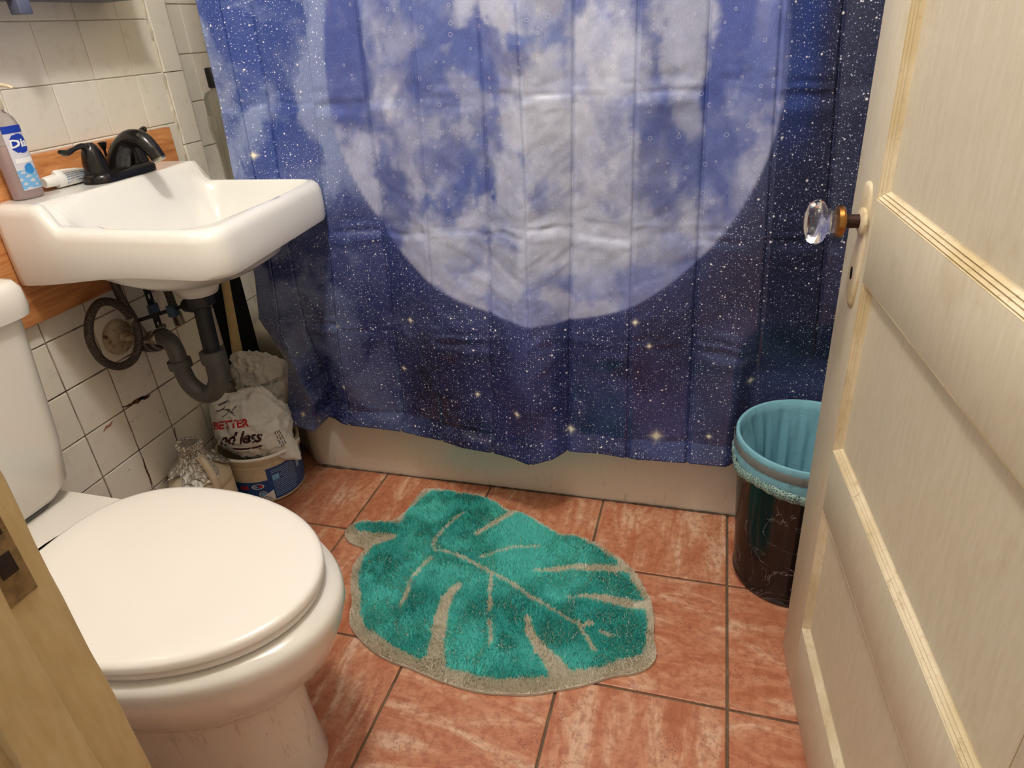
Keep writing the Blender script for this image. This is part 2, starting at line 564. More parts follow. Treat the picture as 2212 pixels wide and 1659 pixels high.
# ---- left wall with separate tiles; tile faces lie on x = 0
TT = .005
wl = box('wall_left', -.16, -.0035, -1.25, .127, 0, CEIL, MT['grout_wall'])
tag(wl, kind='structure')
P = 0.1095
rows = [(.4811-P*4, .4811-P*3)] + [(.4811-P*(k+1), .4811-P*k) for k in range(0, 3)]
rows += [(.4811, .5906), (.5906, .7001), (.7001, .818), (.818, .936)]
rows += [(1.155-P*2, 1.155-P), (1.155-P, 1.155), (1.155, 1.155+P), (1.155+P, 1.155+2*P)]
ycols = []
yy = -.2464+P*2
while yy > -1.2:
    ycols.append((yy, yy+P)); yy -= P
ycols = [(-.0274+0, .0555)] + [(a, b) for a, b in ycols if b < -.02]
wc = {}
def wall_tile(y0, y1, z0, z1, xf, parent, gap=.003, mat=MT['tile_wall'], bev=.0012, t=TT):
    key = (round(y1-y0, 4), round(z1-z0, 4), gap, t)
    if key not in wc: wc[key] = tile_mesh('tile', y1-y0-gap, z1-z0-gap, t, mat, bev, 'X')
    o = bpy.data.objects.new('tile', wc[key]); link(o, parent)
    o.location = (xf+random.uniform(-.0004, .0004), (y0+y1)/2, (z0+z1)/2)
    return o
for z0, z1 in rows:
    for y0, y1 in ycols:
        wall_tile(y0, y1, z0, z1, 0.0, wl, gap=(.0035 if z0 < .7 else .0012), bev=(.0012 if z0 < .7 else .0018))
up = box('plaster', -.006, -.001, -1.2, .127, 1.155+2*P, CEIL, MT['plaster'], wl)
# bullnose corner column (own pieces, rounded outer edge at y = .135)
def bullnose(z0, z1):
    prof = [(.0, .060), (.0015, .0615)]
    n = 8
    pts = [(-.004, .059), (.0, .0605), (.0035, .064)]
    for k in range(n+1):
        a = PI/2*k/n
        pts.append((.0035-.018+.018*math.cos(a), .119+.018*math.sin(a)))
    pts += [(-.05, .137), (-.05, .12), (-.004, .12)]
    r0 = [(x, y, z0+.001) for x, y in pts]; r1 = [(x, y, z1-.001) for x, y in pts]
    v, f = loft([r0, r1])
    o = mk('trim_tile', v, f, MT['tile_wall'], wl)
    recalc(o); sharp(o, 40)
zb = .885-.1605*5
while zb < 1.6:
    bullnose(zb, zb+.1605); zb += .1605
# old brown stains on the lower tiles
def stain(cy, cz, ln_, th_, ang, mat, seed):
    rr = random.Random(seed); n_ = 26
    V = []; F = []
    for k in range(n_+1):
        t = k/n_*2-1
        w = th_*(1-t*t)**.7*(.55+.6*rr.random())
        for sg in (-1, 1):
            a = t*ln_*.5; b = sg*w*.5+th_*.25*math.sin(t*5+seed)
            V.append((.0006, cy+a*math.cos(ang)-b*math.sin(ang), cz+a*math.sin(ang)+b*math.cos(ang)))
    for k in range(n_): F.append((2*k, 2*k+2, 2*k+3, 2*k+1))
    mk('stain', V, F, mat, wl, smooth=False)
ST1 = simple('brown_stain', srgb(104, 68, 50), .7, var=.4, vscale=90)
ST2 = simple('orange_stain', srgb(176, 110, 84), .6)
STAINS = [(-.318, .3755, .085, .007, -.12, 0, 1), (-.300, .371, .05, .010, -.12, 0, 2), (-.409, .3615, .034, .006, .22, 1, 3), (-.285, .150, .095, .006, .05, 0, 4), (-.262, .152, .04, .010, .1, 0, 5), (-.359, .197, .10, .005, 1.52, 0, 6), (-.246, .235, .05, .004, 1.4, 0, 7)]
for q in STAINS:
    stain(*q[:5], ST2 if q[5] else ST1, q[6])
# ragged caulk line between the field tiles and the corner column
cv = []; cf = []
N = 150
for k in range(N+1):
    z = .02+1.4*k/N
    w = .0035+.0022*math.sin(k*1.7)+random.uniform(-.001, .0022)
    cy = .0575+.0012*math.sin(k*.6)
    h = .0035+random.uniform(-.0012, .0016)
    cv += [(-.003, cy-w, z), (h, cy-w*.3, z), (h*.8, cy+w*.5, z), (-.003, cy+w, z)]
for k in range(N):
    for j in range(3):
        a = k*4+j
        cf.append((a, a+1, a+5, a+4))
mk('caulk', cv, cf, MT['caulk'], wl, smooth=False)

# ---- recessed end wall of the tub alcove, tile faces at x = -.045
wa = box('wall_alcove', -.16, -.0485, .127, BACK_Y+.1, 0, CEIL, MT['grout_wall'])
tag(wa, kind='structure')
zs = [.97-P*k for k in range(9)][::-1] + [.97+P, .97+2*P, .97+3*P]
for k in range(len(zs)-1):
    for c in range(6):
        wall_tile(.139+(P*c if c == 0 else P*c-.02), .139+P*(c+1)-.02, zs[k], zs[k+1], -.045, wa, gap=.003)
bk = box('wall_back', -.16, ROOM_R+.1, BACK_Y, BACK_Y+.1, 0, CEIL, MT['plaster']); tag(bk, kind='structure')
wr = box('wall_right', ROOM_R, ROOM_R+.1, -2.4, BACK_Y, 0, CEIL, MT['plaster']); tag(wr, kind='structure')
ce = box('ceiling', -.16, ROOM_R+.1, -1.25, BACK_Y+.1, CEIL, CEIL+.08, MT['ceiling']); tag(ce, kind='structure')
# ---- door wall (front), doorway from x=.793 to x=1.525
def union_boxes(name, L, mat):
    V, F = merge([box_vf(*b) for b in L])
    return mk(name, V, F, mat, smooth=False)
DW0, DW1 = .793, 1.53
wf = union_boxes('wall_front', [(-.003, DW0-.022, DOORWALL_Y-WALL_T, DOORWALL_Y, 0, CEIL),
                                (DW1+.022, ROOM_R, DOORWALL_Y-WALL_T, DOORWALL_Y, 0, CEIL),
                                (DW0-.022, DW1+.022, DOORWALL_Y-WALL_T, DOORWALL_Y, 2.06, CEIL)], MT['plaster'])
tag(wf, kind='structure')

# ---- door frame: jamb boards, stop and casing
fr = thing('door_frame', None, None, (DW0, DOORWALL_Y, 0))
fr.name = 'trim_1'; tag(fr, kind='structure')
def wobble(name, x0, x1, y0, y1, z0, z1, mat, parent, seed=0, amp=.0012, bev=.002):
    o = box(name, x0, x1, y0, y1, z0, z1, mat, parent)
    bm = bmesh.new(); bm.from_mesh(o.data)
    le = [e for e in bm.edges if abs(e.verts[0].co.z-e.verts[1].co.z) > .5]
    bmesh.ops.bevel(bm, geom=le, offset=bev, segments=3, profile=.5, affect='EDGES')
    le = [e for e in bm.edges if abs(e.verts[0].co.z-e.verts[1].co.z) > .5]
    bmesh.ops.subdivide_edges(bm, edges=le, cuts=70)
    for v in bm.verts:
        n_ = math.sin(v.co.z*23+seed)+math.sin(v.co.z*61+seed*2)*.6+random.uniform(-.5, .5)*.5
        v.co.x += amp*n_*.6; v.co.y += amp*n_*.6*(.5+.5*math.sin(v.co.z*9))
    for fc in bm.faces: fc.smooth = True
    bm.to_mesh(o.data); bm.free(); sharp(o, 40)
    return o
YJ = DOORWALL_Y
wobble('jamb', DW0-.021, DW0, YJ-WALL_T, YJ+.002, 0, 2.04, MT['jamb'], fr, 1)
wobble('stop', DW0, DW0+.013, YJ-.082, YJ-.040, 0, 2.03, MT['jamb'], fr, 2)
wobble('casing', DW0-.10, DW0-.005, YJ-WALL_T-.02, YJ-WALL_T, 0, 2.1, MT['jamb'], fr, 3)
wobble('jamb', DW1, DW1+.021, YJ-WALL_T, YJ+.002, 0, 2.04, MT['jamb'], fr, 4)
wobble('casing', DW1+.005, DW1+.10, YJ-WALL_T-.02, YJ-WALL_T, 0, 2.1, MT['jamb'], fr, 5)
box('head', DW0-.021, DW1+.021, YJ-WALL_T, YJ, 2.04, 2.06, MT['jamb'], fr)
sp = box('strike_plate', DW0-.0005, DW0+.0012, YJ-.038, YJ-.012, .745, .850, simple('painted_rusted_steel', srgb(150, 122, 80), .5, var=.5, vscale=90), fr)
sp['label'] = 'worn painted strike plate with dark rusted latch holes'
HB = simple('dark_rust', srgb(44, 28, 20), .8, var=.5, vscale=120)
for (a_, b_, c_, d_) in ((.030, .018, .768, .786), (.034, .016, .800, .822), (.022, .012, .822, .840)):
    wobble('latch_hole', DW0+.0004, DW0+.0018, YJ-a_, YJ-b_, c_, d_, HB, sp, 3, .0004, .0004)

# ================================================================== BATHTUB
tub = thing('bathtub', 'built-in cream enamel bathtub with a plain low apron behind the curtain', 'bathtub', (.9, .4, 0))
def tub_outline(ins):
    # rounded front-left corner, straight front face on y = 0
    pts = [(1.735-ins, 0+ins), (.30, 0+ins)]
    C = [(.235, .0), (.196, .012), (.165, .040), (.12, .078), (.06, .112), (-.01, .134), (-.042, .139)]
    for i, (x, y) in enumerate(C):
        pts.append((x+ins*.55 if i > 1 else x+ins*.2, y+ins*.8))
    pts += [(-.042, .30), (-.042, .78), (.9, .78), (1.735-ins, .78)]
    return pts
rings = []
for ins, z in ((.004, 0), (.002, .012), (.0, .06), (.0, .10), (.001, .30), (.004, .330), (.014, .348), (.030, .357), (.06, .360)):
    rings.append([(x, y, z) for x, y in tub_outline(ins)])
v, f = loft(rings, True, True, False)
n = len(rings[0]); last = (len(rings)-1)*n
inner = rrect(.14, 1.66, .09, .71, .12, 4)
# deck: join with a triangulated fill through bmesh
o = mk('shell', v, f, MT['tub'], tub)
bm = bmesh.new(); bm.from_mesh(o.data)
bm.verts.ensure_lookup_table()
off = Vector(tub.location)
prev = None; firsts = []
ringv = []
for ins, z in ((0, .360), (.01, .352), (.03, .25), (.06, .10), (.12, .07)):
    pts = rrect(.14+ins, 1.66-ins, .09+ins, .71-ins, max(.05, .12-ins*.3), 4)
    ringv.append([bm.verts.new(Vector((x, y, z))-off) for x, y in pts])
for a, b in zip(ringv[:-1], ringv[1:]):
    m_n = len(a)
    for j in range(m_n): bm.faces.new((a[j], a[(j+1) % m_n], b[(j+1) % m_n], b[j]))
bm.faces.new(ringv[-1])
outer_e = [e for e in bm.edges if len(e.link_faces) == 1]
bmesh.ops.triangle_fill(bm, use_beauty=True, use_dissolve=False, edges=outer_e)
bmesh.ops.recalc_face_normals(bm, faces=bm.faces)
for fc in bm.faces: fc.smooth = True
bm.to_mesh(o.data); bm.free(); sharp(o, 45)
# chipped marks + caulk line at the floor
cv = []; cf = []
N = 120
for k in range(N+1):
    x = .2+1.5*k/N
    w = .0015+random.uniform(0, .0025)+(.003 if k < 8 else 0)
    cv += [(x, .001, .001+w*.8), (x, -w, .0012)]
for k in range(N): cf.append((2*k, 2*k+1, 2*k+3, 2*k+2))
mk('floor_seal', cv, cf, simple('blackened_seal', srgb(104, 80, 62), .8, var=.6, vscale=60), tub, smooth=False)

# ================================================================== SHOWER CURTAIN
def build_curtain():
    TOPX = [.222, .28, .336, .466, .566, .691, .813, .893, .992, 1.11, 1.228, 1.34, 1.435, 1.60]
    BOTX = [.177, .262, .284, .376, .53, .65, .793, .896, .967, 1.11, 1.246, 1.385, 1.50, 1.66]
    hemx = [.177, .228, .262, .284, .376, .504, .639, .714, .793, .845, .896, .94, .966, 1.049, 1.157, 1.246, 1.357, 1.7]
    hemy = [-.053, -.064, -.060, -.014, -.045, -.049, -.063, -.092, -.105, -.110, -.127, -.097, -.060, -.055, -.056, -.055, -.056, -.056]
    nc = 24; npan = 13
    zr = np.concatenate([np.linspace(.188, .26, 26, endpoint=False), np.linspace(.26, 1.24, 250, endpoint=False), np.linspace(1.24, 1.95, 24)])
    us = np.concatenate([(.65*(.5-.5*np.cos(np.pi*np.arange(nc)/nc))+.35*np.arange(nc)/nc) + k for k in range(npan)] + [np.array([13.0])])
    U, Z = np.meshgrid(us, zr)
    t = (Z-.188)/(1.1-.188)
    topx = np.interp(U, range(14), TOPX); botx = np.interp(U, range(14), BOTX)
    X = botx+(topx-botx)*t
    Xplain = X.copy()
    # left margin shape
    ez = [.188, .195, .27, .356, .427, .482, .588, .853, 1.176, 1.95]
    ex = [.180, .183, .207, .232, .206, .180, .197, .206, .229, .27]
    rz = [.188, .22, .27, .36, .45, .55, 1.1, 1.95]
    rx = [.300, .303, .313, .282, .245, .250, .28, .33]
    e0 = np.interp(Z, ez, ex); e1 = np.interp(Z, rz, rx)
    e2 = np.interp(Z, [.188, .30, .45, .6, 1.1, 1.95], [.301, .304, .306, .308, .336, .40])
    X = np.where(U <= 1, e0+(e1-e0)*np.clip(U, 0, 1), X)
    X = np.where((U > 1) & (U <= 2), e1+(e2-e1)*(U-1), X)
    X = np.where((U > 2) & (U <= 3), e2+(np.interp(Z, [.188, 1.1, 1.95], [.376, .466, .587])-e2)*(U-2), X)
    X = np.where(Z > 1.24, X+0*X, X)
    # depth
    hem = np.interp(botx, hemx, hemy)
    wz = np.clip((.86-Z)/(.86-.188), 0, 1)**1.35
    base = -.050
    Y = base+(hem-base)*wz
    saw = np.abs((U % 2)-1)*2-1          # accordion: +1 at even creases, -1 at odd
    amp = .0150*np.clip((Z-.19)/.12, .25, 1)
    Y += saw*amp
    # flap at the left
    fl = nsstep(.52, .30, Z)
    Y = np.where(U <= 1, -.056-(.040*np.clip(U, 0, 1))*fl, Y)
    Y = np.where((U > 1) & (U <= 2), (-.056-.040*fl)+(-.014*fl-.040*(1-fl)+.056+.040*fl)*(U-1)*1.0, Y)
    y2 = -.014*fl-.040*(1-fl)
    y3 = -.048
    Y = np.where((U > 2) & (U <= 3), y2+(y3-y2)*nsstep(0, 1, U-2), Y)
    # packing folds: offsets on the crossing points, bilinear between
    zh = [.188, .232, .471, .714, .975, 1.235, 1.50, 1.95]
    rng = np.random.RandomState(5)
    nodes = rng.uniform(-1, 1, (len(zh), 14))*.0095
    nodes[0] = nodes[0]*.4-.009; nodes[1] = nodes[1]*.5+.005; nodes[2] = nodes[2]*.6-.004
    row = np.interp(Z, zh, range(len(zh)))
    r0 = np.clip(np.floor(row).astype(int), 0, len(zh)-2); fr_ = row-r0
    c0 = np.clip(np.floor(U).astype(int), 0, 12); fc_ = U-c0
    bil = (nodes[r0, c0]*(1-fc_)+nodes[r0, c0+1]*fc_)*(1-fr_)+(nodes[r0+1, c0]*(1-fc_)+nodes[r0+1, c0+1]*fc_)*fr_
    Y += bil
    # sharp little ridges on the horizontal creases, different in every panel
    for k, zc in enumerate(zh[1:5]):
        strength = rng.uniform(-1, 1, 14)*np.where(rng.rand(14) < .28, .15, 1.0)
        shift = rng.uniform(-.009, .009, 14)
        s = strength[c0]
        wav = shift[c0]+.010*(vnoise(U*2.2, U*0+k*3.1, 9)-.5)
        d = Z-zc-wav
        win = np.sin(np.pi*np.clip(fc_, 0, 1))**.35
        Y += -s*.0042*np.exp(-(d/.0050)**2)*win
        Y += s*.0040*np.exp(-((d+.018)/.011)**2)*win
        Y += -s*.0030*np.exp(-((d-.022)/.014)**2)*win
        Y += -(.0016+.0045*np.clip(s, 0, 1))*np.exp(-((d+.034)/.020)**2)*win
        Y += (fbm(X*30, Z*90, 70+k, 2)-.5)*.0040*np.exp(-(d/.03)**2)
    # groove at vertical creases
    dcr = np.minimum(fc_, 1-fc_)*.115
    Y += .0060*np.exp(-(dcr/.0026)**2)
    # curved drag wrinkles near the middle
    wr_ = fbm(X*16+Z*5, Z*46-np.abs(X-.88)*30, 3, 3)-.5
    m_ = np.exp(-((X-.9)/.36)**2)*(.35+.65*np.exp(-((Z-.60)/.22)**2))
    Y += wr_*.0060*m_
    Y += (fbm(X*22, Z*26, 21, 3)-.5)*.0022
    back = nsstep(1.325, 1.375, X)*nsstep(.55, .40, Z)
    Y = Y*(1-back)+(-.0125+(Y+.05)*.25)*back
    Y = np.minimum(Y, -.0095)
    Y = np.where(Z > 1.24, Y*(1-(Z-1.24)*.2), Y)
    hemz = .0035*(vnoise(U*1.3, U*0, 4)-.5)
    Zr = Z+np.where(Z < .21, hemz, 0)
    nr, ncl = U.shape
    verts = np.stack([X, Y, Zr], -1).reshape(-1, 3)
    idx = np.arange(nr*ncl).reshape(nr, ncl)
    faces = np.stack([idx[:-1, :-1], idx[:-1, 1:], idx[1:, 1:], idx[1:, :-1]], -1).reshape(-1, 4)
    me = bpy.data.meshes.new('shower_curtain')
    loc = Vector((.9, -.05, .188))
    me.from_pydata((verts-np.array(loc)).tolist(), [], faces.tolist())
    me.update()
    me.polygons.foreach_set('use_smooth', [True]*len(me.polygons))
    # ---- the print, in cloth coordinates (Px metres across, Pz metres up)
    Px = np.interp(U, range(14), [(a+b)/2 for a, b in zip(TOPX, BOTX)]); Px = Px+.7*(X-Px)*nsstep(2.4, 4.2, U)
    Pz = Z
    px, pz = Px.ravel(), Pz.ravel()
    n1 = fbm(px*5, pz*4, 1, 6); n2 = fbm(px*3+7, pz*3, 2, 5); n3 = fbm(px*22, pz*13, 3, 5); n4 = fbm(px*60, pz*45, 8, 3)
    def C3(r, g_, b): return np.array(srgb(r, g_, b)[:3])
    def mixc(a, b, k): return a*(1-k[:, None])+b*k[:, None]
    col = np.tile(C3(33, 39, 86), (len(px), 1))
    # left field: saturated blue, brighter upward
    kz = nsstep(.35, 1.0, pz)
    left = nsstep(.75, .30, px)
    col = mixc(col, C3(54, 76, 146), np.clip(kz*(.35+.65*left), 0, 1))
    wx1 = px+(fbm(px*7, pz*7, 101, 5)-.5)*.20; wz1 = pz+(fbm(px*7, pz*7, 102, 5)-.5)*.20
    nn1 = fbm(wx1*6, wz1*4.5, 103, 6); nn2 = fbm(wx1*14, wz1*11, 104, 5)
    neb = nsstep(.36, .60, nn1*.65+nn2*.35)
    col = mixc(col, C3(132, 146, 188), np.clip(neb*(.35+.9*kz)*left*1.35, 0, .95))
    # lower band: navy with darker pockets
    dk = nsstep(.44, .64, n2+.15*(n3-.5))*nsstep(.60, .42, pz)
    col = mixc(col, C3(17, 18, 44), dk*.9)
    lowneb = nsstep(.52, .72, n1)*nsstep(.62, .45, pz)
    col = mixc(col, C3(66, 74, 132), lowneb*.6)
    # right side: greyer indigo
    rt = nsstep(1.16, 1.34, px)
    col = mixc(col, C3(62, 68, 104), rt*.75)
    col = mixc(col, C3(34, 36, 58), rt*nsstep(.46, .62, n2)*.85)
    strip = np.exp(-((px-1.385)/.034)**2)*nsstep(.82, .98, pz)
    col = mixc(col, C3(34, 60, 132), strip*.95)
    # moon disc
    mx, mz = .918, 1.0
    d = np.sqrt(((px-mx)/.450)**2+((pz-mz)/.485)**2)+.004*(n4-.5)
    disc = nsstep(1.004, .988, d)
    hal = np.exp(-np.clip(d-1, 0, 9)/.09)*(d > .99)
    col = mixc(col, C3(92, 104, 160), hal*.22)
    body = mixc(np.tile(C3(116, 128, 176), (len(px), 1)), C3(182, 186, 206), nsstep(.42, .62, n1*.5+n3*.5))
    warm = np.exp(-(((px-.92)/.22)**2+((pz-1.1)/.35)**2))
    body = mixc(body, C3(190, 186, 184), warm*.6*nsstep(.38, .6, n3))
    grey = np.exp(-(((px-1.03)/.10)**2+((pz-.82)/.16)**2))
    body = mixc(body, C3(160, 158, 170), grey*.6)
    rim = nsstep(.80, .97, d)
    body = mixc(body, C3(112, 122, 178), rim*.7)
    lowb = nsstep(.72, .56, pz)
    body = mixc(body, C3(150, 154, 190), lowb*.6)
    gx_ = px+(fbm(px*11, pz*9, 111, 6)-.5)*.155; gz_ = pz+(fbm(px*11, pz*9, 112, 6)-.5)*.20
    def blob(x, z, rx, rz_, amt, colr, dist=.35):
        q = ((gx_-x)/rx)**2+((gz_-z)/rz_)**2
        return mixc(body, colr, np.clip(nsstep(1.75, .25, q+(nn2-.5)*2.2)*amt*.9, 0, 1))
    mm = nsstep(.50, .62, fbm(gx_*5, gz_*4, 113, 5))*nsstep(.62, .80, pz)
    body = mixc(body, C3(74, 88, 148), mm*.55)
    bb = nsstep(.54, .66, fbm(gx_*8+3, gz_*6, 114, 5))
    body = mixc(body, C3(206, 204, 210), bb*.5)
    mare = C3(66, 80, 142)
    for (x, z, a, b, k) in ((.515, 1.07, .05, .15, .95), (.57, .90, .055, .12, .75), (.60, .76, .05, .08, .9), (.64, .90, .07, .06, .5),
                            (.72, .83, .05, .09, .7), (.74, .70, .06, .05, .55), (.82, .72, .04, .10, .65), (.79, 1.08, .09, .06, .55),
                            (.64, 1.08, .07, .08, .6), (.72, .98, .07, .05, .45),
                            (1.14, 1.07, .06, .09, .8), (1.25, 1.05, .07, .12, .9), (1.16, .86, .055, .09, .75), (1.27, .88, .05, .08, .55), (1.05, 1.13, .05, .04, .5),
                            (.97, 1.13, .05, .05, .3), (1.30, .78, .06, .10, .5), (.93, .62, .05, .03, .25)):
        body = blob(x, z, a, b, k, mare)
    for (x, z, a, b, k) in ((.91, .95, .05, .08, .75), (.88, .80, .035, .12, .7), (1.06, 1.03, .05, .06, .7), (.80, .74, .05, .03, .55),
                            (1.18, 1.04, .04, .08, .75), (.98, .92, .05, .07, .45), (.86, .64, .06, .05, .55), (.70, .72, .04, .05, .45),
                            (1.02, .70, .10, .045, .45), (.84, 1.13, .07, .03, .8), (1.13, .72, .06, .05, .35), (1.22, .93, .03, .05, .5), (.95, .70, .05, .06, .5),
                            (.78, .98, .04, .04, .4), (.66, 1.10, .04, .05, .4)):
        body = blob(x, z, a, b, k, C3(204, 204, 212), .4)
    body = body*np.array([.90, .94, 1.06])
    body = body*(.72+.34*n4+.22*nn2)[:, None]
    col = mixc(col, body, disc)
    starw = 1-disc*.93
    ca = me.color_attributes.new('print', 'FLOAT_COLOR', 'POINT')
    ca.data.foreach_set('color', np.concatenate([np.clip(col, 0, 1), starw[:, None]], 1).astype(np.float32).ravel())
    uv = me.uv_layers.new(name='cloth')
    li = np.empty(len(me.loops), dtype=np.int32); me.loops.foreach_get('vertex_index', li)
    uv.data.foreach_set('uv', np.stack([px[li], pz[li]], -1).astype(np.float32).ravel())
    # ---- material
    m = M('printed_vinyl_curtain', rough=.27, spec=.6)
    at = m.n('ShaderNodeVertexColor', layer_name='print')
    uvn = m.n('ShaderNodeUVMap', uv_map='cloth').outputs[0]
    c = at.outputs['Color']; sw = at.outputs['Alpha']
    gr = m.noise(m.map(uvn, (60, 24, 1)), 6.0, 5, .7)
    c = m.mix(.5, c, m.ramp(gr, [(.3, .32), (.7, .72)]), 'SOFT_LIGHT')
    dens = m.ramp(m.noise(uvn, 9, 4), [(.38, .55), (.62, 1.0)])
    def layer(scale, size, bright, chance, colr):
        nonlocal c
        vn = m.n('ShaderNodeTexVoronoi', {'Vector': uvn, 'Scale': scale}, voronoi_dimensions='2D')
        rr = m.n('ShaderNodeSeparateColor', {0: vn.outputs['Color']})
        on = m.math('GREATER_THAN', rr.outputs[0], 1-chance)
        sz = m.math('MULTIPLY', m.math('ADD', rr.outputs[1], .35), size)
        k = m.math('SUBTRACT', 1.0, m.math('DIVIDE', vn.outputs['Distance'], sz), True)
        k = m.math('MULTIPLY', m.math('POWER', k, 1.3), on)
        k = m.math('MULTIPLY', m.math('MULTIPLY', k, bright), m.math('MULTIPLY', sw, dens), True)
        c = m.mix(k, c, colr)
    layer(420, .38, .8, .40, srgb(140, 155, 215))
    layer(210, .25, 1.7, .34, srgb(200, 210, 240))
    layer(95, .16, 2.6, .22, srgb(235, 238, 250))
    layer(38, .085, 3.0, .20, srgb(250, 248, 244))
    # craters on the disc
    vn = m.n('ShaderNodeTexVoronoi', {'Vector': uvn, 'Scale': 58.0}, voronoi_dimensions='2D')
    rr = m.n('ShaderNodeSeparateColor', {0: vn.outputs['Color']})
    rad = m.math('MULTIPLY', m.math('ADD', rr.outputs[1], .25), .17)
    ring = m.math('ABSOLUTE', m.math('SUBTRACT', vn.outputs['Distance'], rad))
    k = m.math('MULTIPLY', m.math('LESS_THAN', ring, .035), m.math('GREATER_THAN', rr.outputs[0], .78))
    k = m.math('MULTIPLY', k, m.math('MULTIPLY', m.math('SUBTRACT', 1.0, sw, True), .35))
    c = m.mix(k, c, srgb(224, 222, 226))
    # a few named big stars with rays
    sxy = m.n('ShaderNodeSeparateXYZ', {0: uvn})
    for (x, z, s) in STARS:
        dx = m.math('ABSOLUTE', m.math('SUBTRACT', sxy.outputs[0], x)); dz = m.math('ABSOLUTE', m.math('SUBTRACT', sxy.outputs[1], z))
        r2 = m.math('ADD', m.math('MULTIPLY', dx, dx), m.math('MULTIPLY', dz, dz))
        core = m.math('DIVIDE', s*s*.035, m.math('ADD', r2, s*s*.02))
        cross = m.math('DIVIDE', s*s*.018, m.math('ADD', m.math('MULTIPLY', dx, dz), s*s*.012))
        fall = m.math('SUBTRACT', 1.0, m.math('DIVIDE', m.math('SQRT', r2), s), True)
        k = m.math('MULTIPLY', m.math('ADD', core, cross), m.math('MULTIPLY', fall, fall), True)
        c = m.mix(k, c, srgb(246, 240, 220))
    m.col(c)
    m.bump(m.noise(m.map(uvn, (40, 40, 1)), 4, 4), .15, .002)
    me.materials.append(m.m)
    o = bpy.data.objects.new('shower_curtain', me); link(o); o.location = loc
    tag(o, 'blue galaxy-print vinyl shower curtain with a large pale moon', 'shower curtain')
    sol = o.modifiers.new('sol', 'SOLIDIFY'); sol.thickness = .0006; sol.offset = 0
    return o
STARS = [(1.172, .246, .030), (.977, .240, .022), (.245, .225, .014), (.276, .875, .018), (.86, .30, .016), (.76, .33, .014),
         (.56, .365, .014), (.41, .30, .015), (1.36, .39, .016), (1.285, .255, .014), (.60, .50, .015), (1.12, .53, .015), (1.15, .475, .013), (.42, .48, .014)]
build_curtain()
rod = tube('curtain_rod', [(-.044, -.045, 1.97), (ROOM_R, -.045, 1.97)], .0125, MT['chrome'], None, smooth=False, loc=(.9, -.045, 1.97))
tag(rod, 'round metal rod carrying the galaxy-print shower curtain', 'curtain rod')

